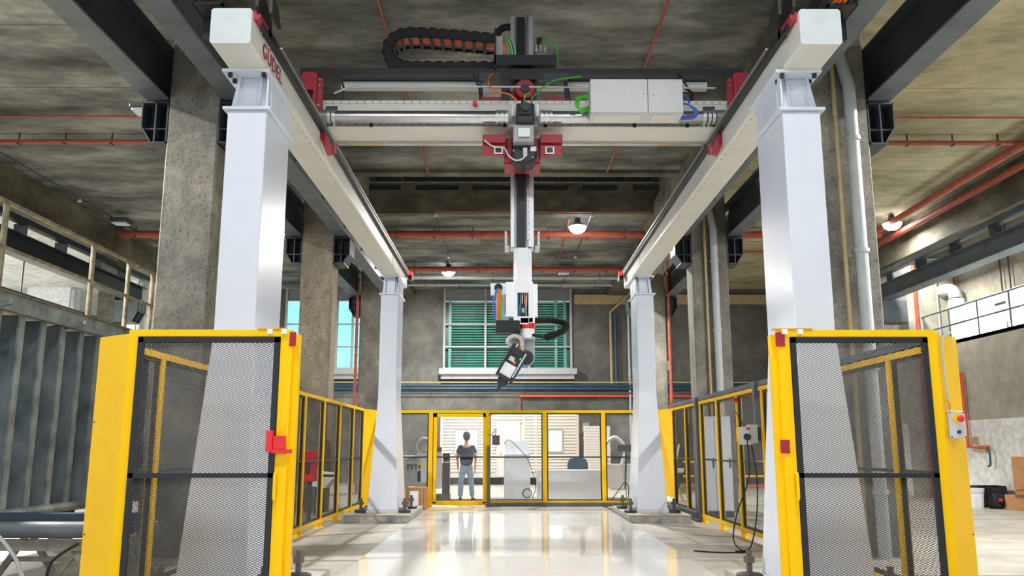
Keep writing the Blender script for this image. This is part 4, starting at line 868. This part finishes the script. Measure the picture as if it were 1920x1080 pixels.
# lathe machine, left
mx, _ = at(760, 880, 24.5)
ma = thing('machine_tool', (-2.7, 24.8, 0), 'grey lathe-like machine tool behind the back fence, left of the door', 'machine')
GM = mat('machine_grey', 'a8aaa6', .5); a, _ = at(755, 900, 24.5); b, _ = at(800, 900, 24.5)
B(a, b-.15, 24.5, 25.1, .35, .8).obj('bed', GM, ma, bevel=.02); MB().cyl((a+.02, 24.6, 1.05), (b-.25, 24.6, 1.05), .14).obj('spindle', GM, ma)
for k in range(4): MB().cyl((a+.1+k*.11, 24.58, .88), (a+.16+k*.11, 24.58, .88), .1).obj('ring', DST2, ma)
B(b-.28, b+.2, 24.5, 25.0, .45, 1.25).obj('headstock', WHITE, ma, bevel=.02); B(b-.35, b+.2, 24.48, 25.05, .2, .45).obj('base', GM, ma)
MB().cyl((b-.05, 24.5, 1.3), (b-.05, 24.5, 1.5), .12).obj('cap', GM, ma); MB().tube(spline([(b-.2, 24.5, 1.25), (b-.28, 24.4, 1.5), (b-.1, 24.4, 1.68), (b+.15, 24.5, 1.6)]), .03, 8).obj('hose', LGR, ma)
B(b+.0, b+.2, 24.52, 24.7, 1.4, 1.7).obj('black_guard', BLK, ma, bevel=.03); MB().cyl((b-.15, 24.5, .95), (b-.15, 24.44, .95), .05).obj('yellow_cap', YEL, ma)
B(a, a+.1, 24.5, 25, 0, .35).obj('foot', GM, ma); B(b, b+.15, 24.5, 25, 0, .2).obj('foot', GM, ma)
a, _ = at(822, 900, 24)
mc = thing('control_pedestal', (a, 24.3, 0), 'white and black control pedestal just left of the walking man', 'pedestal')
B(a-.1, a+.08, 24.0, 24.4, .3, 1.3).obj('white_body', WHITE, mc, bevel=.01); B(a+.1, a+.3, 24.05, 24.3, .15, 1.0).obj('black_stand', BLK, mc); B(a+.12, a+.3, 24.0, 24.2, 1.02, 1.25).obj('tool_head', BLK, mc)
B(a+.1, a+.28, 24.0, 24.05, 1.18, 1.24).obj('orange_strip', ORG, mc); B(a-.12, a+.32, 24.0, 24.3, 0, .16).obj('base', DST, mc); MB().cyl((a+.0, 24, 1.3), (a+.0, 24, 1.42), .08).obj('cap', GRB, mc)
# notice box in front of the fence by the left plinth
x0, _ = at(762, 920, 20.3); x1, _ = at(801, 920, 20.3)
nb = thing('wooden_crate', ((x0+x1)/2, 20.4, 0), 'brown wooden board crate with a white paper sheet beside the far left column', 'crate')
for i in range(6):
    B(x0+i*(x1-x0)/6+.004, x0+(i+1)*(x1-x0)/6-.004, 20.3, 20.33, .02, .48).obj('board', CARD, nb)
B(x0, x1, 20.33, 20.6, .0, .5).obj('box', CARD, nb); B(x0+.07, x0+.28, 20.29, 20.3, .1, .42).obj('paper_sheet', PAPER, nb); B(x0, x1, 20.29, 20.33, .47, .5).obj('cleat', CARD, nb)
# floor cable behind fence
t = thing('floor_cable', (-1, 23.5, 0), 'dark cable lying across the floor behind the back fence', 'cable')
MB().tube(spline([(-1.6, 22.8, .15), (-1.3, 22.6, .02), (-.6, 22.5, .02), (.2, 22.7, .02), (.8, 22.6, .02)]), .015, 6).obj('cable', RUB, t)
# control box hanging on the back fence
x0, z0 = at(930, 824, FB-.1); bx = thing('hanging_box', (x0, FB-.1, z0), 'small purple-grey box hanging on the back fence by the door', 'control box')
B(x0-.09, x0+.09, FB-.14, FB-.07, z0-.13, z0+.1).obj('housing', mat('purple_grey', '6d5560', .5), bx, bevel=.006)
cable('cord', [(x0-.02, FB-.1, z0+.1), (x0, FB-.1, z0+.25), (x0-.1, FB-.1, z0+.12), (x0-.2, FB-.1, z0+.1)], .008, BLK, bx); cable('cord', [(x0, FB-.1, z0-.13), (x0, FB-.1, z0-.22), (x0-.08, FB-.12, z0-.26)], .008, LGR, bx)

# ================================================================== PERSON
PX, PY = -1.12, 23.0
def skin(name, edges, rad, m, parent, sub=2):
    ks = list(rad); me = bpy.data.meshes.new(name)
    me.from_pydata([tuple(Vector(rad[k][0])) for k in ks], [(ks.index(a), ks.index(b)) for a, b in edges], [])
    o = bpy.data.objects.new(name, me); COL.objects.link(o); me.materials.append(m); o.parent = parent
    md = o.modifiers.new('skin', 'SKIN'); md.use_smooth_shade = True
    for i, k in enumerate(ks): me.skin_vertices[0].data[i].radius = rad[k][1]; me.skin_vertices[0].data[i].use_root = (i == 0)
    s = o.modifiers.new('sub', 'SUBSURF'); s.levels = sub; s.render_levels = sub
    return o
pe = thing('person', (PX, PY, 0), 'man seen from behind walking away in a dark blue t-shirt and light blue jeans', 'person')
SK = mat('skin_tone', 'c08d70', .6); SH = mat('navy_cotton', '141f45', .95, var=.02, spec=.1); JE = mat('light_denim', '7f9fc4', .85, var=.12, scale=20); SHO = mat('shoe_dark', '35312f', .7); HR = mat('dark_hair', '17130f', .7)
body = {'pel': ((0, 0, 1.0), (.15, .1)), 'waist': ((0, .0, 1.12), (.135, .095)), 'chest': ((0, .0, 1.34), (.16, .11)), 'nb': ((0, .01, 1.47), (.07, .065)), 'neck': ((0, .01, 1.53), (.055, .058)), 'jaw': ((0, .03, 1.6), (.06, .075)), 'hd': ((0, .02, 1.69), (.085, .1)), 'tp': ((0, .02, 1.76), (.07, .085)),
        'sl': ((-.17, 0, 1.43), (.055, .055)), 'el': ((-.245, -.0, 1.15), (.042, .042)), 'wl': ((-.23, .1, .93), (.03, .03)), 'sr': ((.17, 0, 1.43), (.055, .055)), 'er': ((.25, -.05, 1.15), (.042, .042)), 'wr': ((.235, -.06, .9), (.03, .03)),
        'hl': ((-.09, 0, .93), (.09, .09)), 'kl': ((-.14, .02, .52), (.062, .065)), 'al': ((-.15, -.02, .12), (.04, .045)), 'hr': ((.09, 0, .93), (.09, .09)), 'kr': ((.13, .06, .52), (.062, .065)), 'ar': ((.16, .12, .12), (.04, .045)),
        'pl': ((-.225, .12, .86), (.032, .02)), 'pr': ((.23, -.05, .82), (.032, .02))}
E_ = [('pel', 'waist'), ('waist', 'chest'), ('chest', 'nb'), ('nb', 'neck'), ('neck', 'jaw'), ('jaw', 'hd'), ('hd', 'tp'), ('chest', 'sl'), ('sl', 'el'), ('el', 'wl'), ('wl', 'pl'), ('chest', 'sr'), ('sr', 'er'), ('er', 'wr'), ('wr', 'pr'), ('pel', 'hl'), ('hl', 'kl'), ('kl', 'al'), ('pel', 'hr'), ('hr', 'kr'), ('kr', 'ar')]
for sd, (px, py, pz) in (('l', body['pl'][0]), ('r', body['pr'][0])):
    sx = -1 if sd == 'l' else 1
    for k in range(4):
        r_ = 'f%s%d' % (sd, k); tpn = 't%s%d' % (sd, k); oy = (k-1.5)*.018
        ln = (.065, .08, .075, .055)[k]
        body[r_] = ((px, py+oy, pz-.03), (.009, .009)); body[tpn] = ((px-sx*.015, py+oy+.008, pz-.03-ln), (.007, .007)); E_ += [('p'+sd, r_), (r_, tpn)]
    body['h'+sd+'t'] = ((px-sx*.005, py+.045, pz-.02), (.01, .01)); E_.append(('w'+sd, 'h'+sd+'t'))
skin('body', E_, body, SK, pe)
shirt = {'w': ((0, 0, .87), (.18, .14)), 'b': ((0, 0, 1.12), (.19, .15)), 'c': ((0, 0, 1.34), (.215, .155)), 'n': ((0, .01, 1.49), (.11, .1)), 'sl': ((-.18, 0, 1.42), (.07, .07)), 'ul': ((-.225, 0, 1.24), (.075, .075)), 'sr': ((.18, 0, 1.42), (.07, .07)), 'ur': ((.23, -.02, 1.24), (.075, .075))}
skin('t_shirt', [('w', 'b'), ('b', 'c'), ('c', 'n'), ('c', 'sl'), ('sl', 'ul'), ('c', 'sr'), ('sr', 'ur')], shirt, SH, pe)
je = {'p': ((0, 0, 1.08), (.15, .11)), 'q': ((0, 0, .9), (.17, .13)), 'hl': ((-.095, 0, .82), (.1, .1)), 'kl': ((-.14, .02, .52), (.075, .078)), 'al': ((-.15, -.02, .12), (.065, .07)), 'hr': ((.095, .01, .82), (.1, .1)), 'kr': ((.13, .06, .52), (.075, .078)), 'ar': ((.16, .12, .12), (.065, .07))}
skin('jeans', [('p', 'q'), ('q', 'hl'), ('hl', 'kl'), ('kl', 'al'), ('q', 'hr'), ('hr', 'kr'), ('kr', 'ar')], je, JE, pe)
for nm, x, y, dx in (('l', -.15, -.02, 0), ('r', .17, .12, .05)):
    m = MB(); m.loft([[(x-.05, y-.07, 0), (x+.05, y-.07, 0), (x+.055+dx, y+.2, 0), (x-.045+dx, y+.2, 0)], [(x-.05, y-.07, .05), (x+.05, y-.07, .05), (x+.055+dx, y+.19, .04), (x-.045+dx, y+.19, .04)], [(x-.04, y-.05, .13), (x+.04, y-.05, .13), (x+.03, y+.05, .12), (x-.03, y+.05, .12)]])
    o = m.obj('shoe', SHO, None); o.parent = pe; s_ = o.modifiers.new('b', 'BEVEL'); s_.width = .015; s_.segments = 2
m = MB(); m.lathe((0, .01, 1.6), [(.062, .0), (.09, .05), (.1, .1), (.097, .16), (.07, .21), (.025, .228), (.003, .23)], 20); o = m.obj('hair', HR, None); o.parent = pe
for x in (-.088, .088): 
    o = MB().lathe((x, .03, 1.665), [(.003, -.012), (.022, -.006), (.022, .006), (.003, .012)], 10, 'x').obj('ear', SK, None); o.parent = pe

# ================================================================== LEFT SIDE: STEEL FORMWORK, PLATFORM, TRESTLES
fx = -6.0
fw = thing('steel_formwork', (fx-.3, 12, .6), 'tall weathered steel formwork wall with vertical ribs on the far left', 'formwork')
B(fx-.5, fx-.4, 7.5, 16.5, .65, 3.05).obj('face_plate', FORMD, fw)
for i in range(17):
    y = 8.0+i*.5; rb_ = B(fx-.4, fx-.05, y-.01, y+.01, .66, 3.02).obj('rib', FORMD, fw); B(fx-.06, fx-.03, y-.06, y+.06, .66, 3.02).obj('rib_flange', FORM, rb_)
for i in range(16):
    for z in (.95, 1.35, 1.75, 2.15, 2.55): B(fx-.4, fx-.33, 8.02+i*.5, 8.18+i*.5, z, z+.04).obj('stub', FORM, fw)
MB().tube([(fx-.02, 7.5, .62), (fx-.02, 13, .62), (fx-.05, 16.5, .64)], .06, 8).obj('bottom_tube', FORM, fw)
B(fx-.55, fx-.05, 7.5, 16.5, .55, .66).obj('bottom_beam', DST, fw)
for y in (9.5, 11.5, 13.5): B(fx-.1, fx+.02, y-.06, y+.06, .4, .6).obj('lug', RUST, fw)
for y in (8.5, 12.5, 16): B(fx-.5, fx-.3, y, y+.3, 0, .55).obj('support_leg', DST, fw)
plt = thing('access_platform', (fx, 12, 3.1), 'rusty access platform with handrail on top of the steel formwork', 'platform')
B(fx-.9, fx+.05, 7.5, 20, 3.12, 3.2).obj('deck', RUST, plt)
B(fx+.05, fx+.09, 7.5, 20, 3.0, 3.22).obj('edge_channel', FORM, plt); B(fx+.09, fx+.13, 7.5, 20, 3.2, 3.22).obj('edge_lip', RUST, plt)
for y in (8.0, 9.75, 11.5, 13.25, 15, 16.75, 18.5): 
    MB().loft([[(fx-.4, y, 3.0), (fx-.4, y+.05, 3.0), (fx-.4, y+.05, 2.9), (fx-.4, y, 2.9)], [(fx+.25, y, 3.1), (fx+.25, y+.05, 3.1), (fx+.25, y+.05, 3.04), (fx+.25, y, 3.04)]]).obj('cantilever_bracket', FORM, plt)
for y in (9.75, 11.9, 13.05, 13.95, 16.2, 18.4): MB().cyl((fx+.07, y, 3.1), (fx+.07, y, 4.24), .035, 10).obj('rail_post', RUST, plt)
MB().tube([(fx+.07, 7.5, 4.26), (fx+.07, 20, 4.26)], .032, 8).obj('top_rail', RUST, plt); MB().tube([(fx+.07, 7.5, 3.72), (fx+.07, 20, 3.72)], .024, 8).obj('mid_rail', RUST, plt)
def trestle(x0, x1, y, z, label):
    t = thing('steel_trestle', ((x0+x1)/2, y, 0), label, 'trestle', 'steel trestles on the left'); TM = mat('trestle_steel', '8a8578', .7, var=.2, scale=6)
    MB().bar((x0, y, z), (x1, y, z), .08, .1).obj('top_beam', TM, t)
    for x in (x0+.3, x1-.3):
        MB().bar((x, y, z-.05), (x-.3, y-.05, .0), .06).obj('leg', TM, t); MB().bar((x, y, z-.05), (x+.3, y+.05, .0), .06).obj('leg', TM, t)
    MB().bar((x0+.1, y, .2), (x1-.1, y, .2), .05).obj('lower_brace', TM, t)
trestle(-5.4, -3.7, 8.2, .52, 'grey steel trestle at lower left, nearest the camera'); trestle(-5.6, -3.9, 9.8, .55, 'grey steel trestle at lower left, behind the nearest one')
trestle(-5.0, -3.8, 14.3, .7, 'steel trestle seen through the left fence by the fire box'); trestle(-5.0, -3.8, 16.6, .7, 'steel trestle seen through the left fence, farthest')
t = thing('steel_roller', (-4.8, 8.2, .66), 'horizontal grey steel roller lying on the nearest trestle', 'roller')
MB().lathe((-5.1, 8.15, .66), [(.02, -.4), (.02, -.1), (.05, -.1), (.075, 0), (.075, 1.5), (.05, 1.5)], 18, 'x').obj('tube', DST2, t)
t = thing('blue_beam', (-4.7, 8.6, .66), 'dark blue steel beam behind the grey roller at lower left', 'beam'); B(-5.3, -3.6, 8.45, 8.65, .6, .78).obj('beam', mat('dark_blue_steel', '2e3a50', .5), t)
t = thing('floor_hose', (-4.8, 8, .2), 'grey hydraulic hoses drooping around the nearest trestle', 'hose')
cable('hose', [(-5.1, 8.1, .72), (-4.7, 8.0, .68), (-4.45, 8.0, .45), (-4.3, 8.0, .2), (-4.0, 8.0, .12)], .018, PIPG, t); cable('hose', [(-3.9, 8.05, .55), (-4.1, 8.0, .4), (-4.2, 8.0, .15), (-4.6, 7.95, .05), (-5.2, 7.9, .02)], .015, RUB, t)
t = thing('fire_box', (-3.95, 17, 1.2), 'red fire hose box seen through the left fence', 'fire box')
x0, z1 = at(571, 845, 16.0); x1, z0 = at(590, 903, 16.0)
B(x0, x1, 16.0, 16.2, z0, z1).obj('cabinet', REDB, t, bevel=.01); B(x0+.03, x0+.1, 15.98, 16.0, z0+.15, z0+.35).obj('grey_window', DST, t); B((x0+x1)/2-.03, (x0+x1)/2+.03, 16.05, 16.15, 0, z0).obj('post', DST, t)
t = thing('work_table', (-4.6, 18.5, 0), 'small table with a pale sheet behind the left fence', 'table')
x0, z0 = at(640, 888, 18.5); x0 -= .32; MB().prism([(x0-.3, z0-.25), (x0-.3, z0+.05), (x0+.25, z0), (x0+.0, z0-.3)], 18.4, 18.9).obj('pale_sheet', PAPER, t); B(x0-.3, x0+.2, 18.4, 18.9, z0-.06, z0-.02).obj('top', LGR, t)
for a in (x0-.25, x0+.15): B(a, a+.04, 18.6, 18.65, 0, z0-.06).obj('leg', DST, t)
# neighbouring hall seen over the platform
for i, (x0, x1, y, lab) in enumerate(((-18.9, -17.2, 33.0, 'white square column in the neighbouring hall on the far left'), (-15.0, -13.9, 31.5, 'white square column just left of the nearest concrete pillar, in the neighbouring hall'))):
    t = thing('white_column', ((x0+x1)/2, y, 0), lab, 'column'); B(x0, x1, y, y+.8, 0, 7.6).obj('shaft', WPAINT, t); B(x0-.03, x1+.03, y-.03, y+.83, 0, .2).obj('base', PLIN, t)
    MB().cyl((x1+.15, y, 0), (x1+.15, y, 7.5), .1).obj('drainpipe', PIPG, t)
for z, r in ((6.55, .08), (5.9, .06)): run('hall_pipe', [(-26, 34.9, z), (-16, 34.9, z)], r, PIPG, 'pale horizontal pipe on the far wall of the neighbouring hall, %s' % ('upper' if z > 6 else 'lower'))
t = thing('hall_rail', (-15, 22, 5), 'dark suspended rail in the neighbouring hall, seen through the handrail', 'rail'); MB().bar((-14.5, 16, 5.85), (-14.5, 30, 5.85), .15).obj('rail', DST, t)
for y in (17, 21, 25): MB().cyl((-14.5, y, 5.85), (-14.5, y, 7.6), .02).obj('hanger', DST, t)

# ================================================================== RIGHT SIDE
ec2 = thing('tall_white_cabinet', (4.35, 18.2, 0), 'tall white electric cabinet standing behind the right fence', 'cabinet')
x0, _ = at(1309, 850, 18.0); x1, _ = at(1372, 850, 18.0)
B(x0, x1, 18.0, 18.4, .12, 2.05).obj('body', LGR, ec2, bevel=.008); B(x0, x1, 18.02, 18.4, 0, .12).obj('base', DST, ec2)
for a, b in ((x0+.01, (x0+x1)/2-.005), ((x0+x1)/2+.005, x1-.01)):
    d = B(a, b, 17.975, 18.0, .14, 2.03).obj('door', WHITE, ec2, bevel=.004); B(b-.05, b-.03, 17.95, 17.975, 1.0, 1.2).obj('handle', BLK, d)
for x in (x0+.05, x1-.05): MB().tube([(x+.03*math.cos(a), 18.2, 2.08+.03*math.sin(a)) for a in [i*.5 for i in range(14)]], .008, 6).obj('lifting_eye', STL, ec2)
t = thing('yellow_barrier', (5.6, 22, 0), 'yellow tubular barrier on the floor beyond the right fence', 'barrier')
for z in (.7, 1.05): MB().tube([(4.4, 22, z), (6.6, 22, z)], .025, 8).obj('rail', YEL, t)
MB().tube([(4.4, 22, .45), (6.6, 22, .45)], .03, 8).obj('red_rail', PIPO, t)
for x in (4.5, 5.5, 6.5): MB().cyl((x, 22, 0), (x, 22, 1.1), .025, 8).obj('post', YEL, t)
t = thing('white_chair', (4.2, 23.5, 0), 'pale folded chairs and sheets beyond the right fence', 'chair')
x0, _ = at(1268, 880, 23.5); MB().bar((x0-.2, 23.5, 0), (x0+.1, 23.5, 1.5), .04).obj('frame', PAPER, t); MB().bar((x0+.15, 23.5, 0), (x0-.1, 23.5, .8), .04).obj('frame', YEL, t); B(x0-.2, x0+.25, 23.4, 23.7, .75, .85).obj('seat', PAPER, t); MB().bar((x0-.1, 23.4, .1), (x0+.25, 23.4, .9), .04).obj('frame', DST, t)
# wall fittings and floor objects
t = thing('orange_wall_pipe', (12.1, 22, 2), 'orange pipe on the right wall that drops to a tap above the white paint', 'pipe')
MB().tube([(12.12, 24.2, 3.35), (12.12, 22.85, 3.35), (12.12, 22.85, 1.42), (12.12, 21.9, 1.42)], .045, 10).obj('pipe', PIPO, t)
B(12.1, 12.2, 22.0, 22.6, 1.3, 1.38).obj('tap_bracket', PIPB, t); B(12.16, 12.2, 22.45, 22.7, 1.5, 1.68).obj('outlet_plate', PIPB, t); cable('blue_hose', [(12.1, 21.9, 1.4), (12.08, 21.8, 1.3), (12.08, 21.8, 1.0), (12.1, 21.95, .95)], .025, PIPU, t)
run('wall_riser', [(12.15, 25.05, 0), (12.15, 25.05, 6.8)], .06, PIPR, 'red riser pipe at the corner of the right wall gallery')
gh = thing('gallery_handrail', (12.25, 16, 4.3), 'dark metal handrail along the gallery on the right', 'handrail')
for z in (4.75, 5.2): MB().tube([(12.25, 0, z), (12.25, 25, z)], .025, 8).obj('rail', DST2, gh)
for i in range(18): MB().cyl((12.25, 24.9-i*1.45, 4.3), (12.25, 24.9-i*1.45, 5.2), .022, 8).obj('post', DST2, gh)
dc = thing('air_duct', (13.2, 24.6, 5), 'white curved air duct on the gallery beside the bright window', 'duct')
MB().box(12.95, 13.25, 24.4, 24.8, 4.3, 5.7).obj('duct', OUTW, dc, bevel=.03); MB().tube(spline([(13.1, 24.6, 5.7), (13.1, 24.65, 5.9), (13.0, 24.75, 6.0), (12.9, 25.0, 6.0)]), .18, 14).obj('elbow', OUTW, dc)
ep = thing('switchboard', (13.3, 22.5, 5), 'white electric panel in front of the bright gallery window', 'panel')
B(13.25, 13.4, 22.0, 23.0, 4.75, 5.5).obj('housing', PAPER, ep, bevel=.01); B(13.24, 13.25, 22.4, 22.9, 5.2, 5.26).obj('label_strip', DST, ep); B(13.24, 13.25, 22.5, 22.7, 5.0, 5.05).obj('label_strip', DST, ep)
for y in (22.2, 22.6): MB().cyl((13.32, y, 5.5), (13.32, y, 7.5), .02, 8).obj('conduit', DST, ep)
for k, (x, m, lab) in enumerate(((12.75, PIPG, 'grey conduit on the gallery end wall'), (13.3, PIPR, 'thin red conduit on the gallery end wall'))):
    run('conduit', [(x, 24.97, 4.4), (x, 24.97, 7.5)], .025, m, lab)
t = thing('teal_pipe', (12.6, 24.9, 6.9), 'pale teal pipe under the gallery ceiling', 'pipe'); MB().tube([(12.3, 24.85, 7.1), (12.3, 24.85, 6.95), (13.3, 24.85, 6.95)], .04, 8).obj('pipe', mat('teal_pipe', '6fa3a3'), t)
x0, _ = at(1827, 920, 20.8)
t = thing('white_bucket', (x0, 20.8, 0), 'white plastic bucket on the floor by the right wall', 'bucket')
MB().lathe((x0, 20.8, 0), [(.17, 0), (.2, .42), (.215, .42), (.215, .46), (.19, .46), (.18, .3), (.01, .28)], 20).obj('pail', PAPER, t); MB().lathe((x0, 20.8, .36), [(.2, 0), (.215, 0), (.215, .02), (.2, .02)], 20).obj('rim_band', LGR, t)
x0, _ = at(1838, 920, 21.0); x1, _ = at(1893, 920, 21.0); x1 = min(x1, 12.15)
t = thing('black_crate', ((x0+x1)/2, 22, 0), 'black open crate behind the bag by the right wall', 'crate')
c_ = MB().box(x0, x1, 21.1, 21.13, 0, .46).box(x0, x1, 21.5, 21.53, 0, .5).box(x0, x0+.03, 21.13, 21.5, 0, .5).box(x1-.03, x1, 21.13, 21.5, 0, .5).box(x0, x1, 21.1, 21.53, 0, .03); c_.obj('shell', BLK, t)
for x in (x0+.2, x1-.12): B(x, x+.03, 21.08, 21.1, 0, .48).obj('rib', BLK, t)
x0, _ = at(1868, 930, 20.6)
t = thing('rubbish_bag', (x0, 20.6, 0), 'crumpled black rubbish bag with a red scrap in front of the black crate', 'bag')
m = MB(); secs = []
for j, (r, z) in enumerate(((.2, 0), (.27, .08), (.26, .2), (.19, .3), (.1, .36), (.05, .38), (.08, .44))):
    secs.append([(x0+.7*r*math.cos(a)*(1+.18*math.sin(3*a+j)), 20.6+.7*r*math.sin(a)*(1+.15*math.cos(4*a+j)), z) for a in [k*math.pi/9 for k in range(18)]])
m.loft(secs); m.sm = True; m.obj('bag', RUB, t); B(x0-.1, x0-.02, 20.3, 20.32, .18, .25).obj('red_scrap', REDB, t)
x0 = 11.5
t = thing('cardboard_box', (x0+.34, 20.1, 0), 'brown cardboard box on the floor at the right edge, by the wall', 'box')
B(x0, x0+.68, 19.9, 20.3, 0, .34).obj('carton', CARD, t, bevel=.004); MB().prism([(19.9, .34), (19.78, .36), (19.78, .37), (19.9, .35)], x0, x0+.68, 'x').obj('flap', CARD, t); B(x0+.3, x0+.42, 19.895, 19.9, .0, .34).obj('tape', mat('tape', 'a9895f'), t)
x0, z0 = at(1918, 880, 20.0)
t = thing('wooden_board', (x0, 20, 0), 'brown wooden board leaning on the wall at the right edge', 'board'); B(x0-.05, x0+.25, 20.3, 20.34, .45, 1.2).obj('board', CARD, t); B(x0+.0, x0+.2, 20.34, 20.38, .0, .5).obj('leg', CARD, t)
# floor joint
for i, y in enumerate((17.5, 9.9)): 
    struct('trim_%d' % (10+i), B(3.9, 12.1, y, y+.02, 0, .002), mat('joint_dark', '4f4a42', .9))
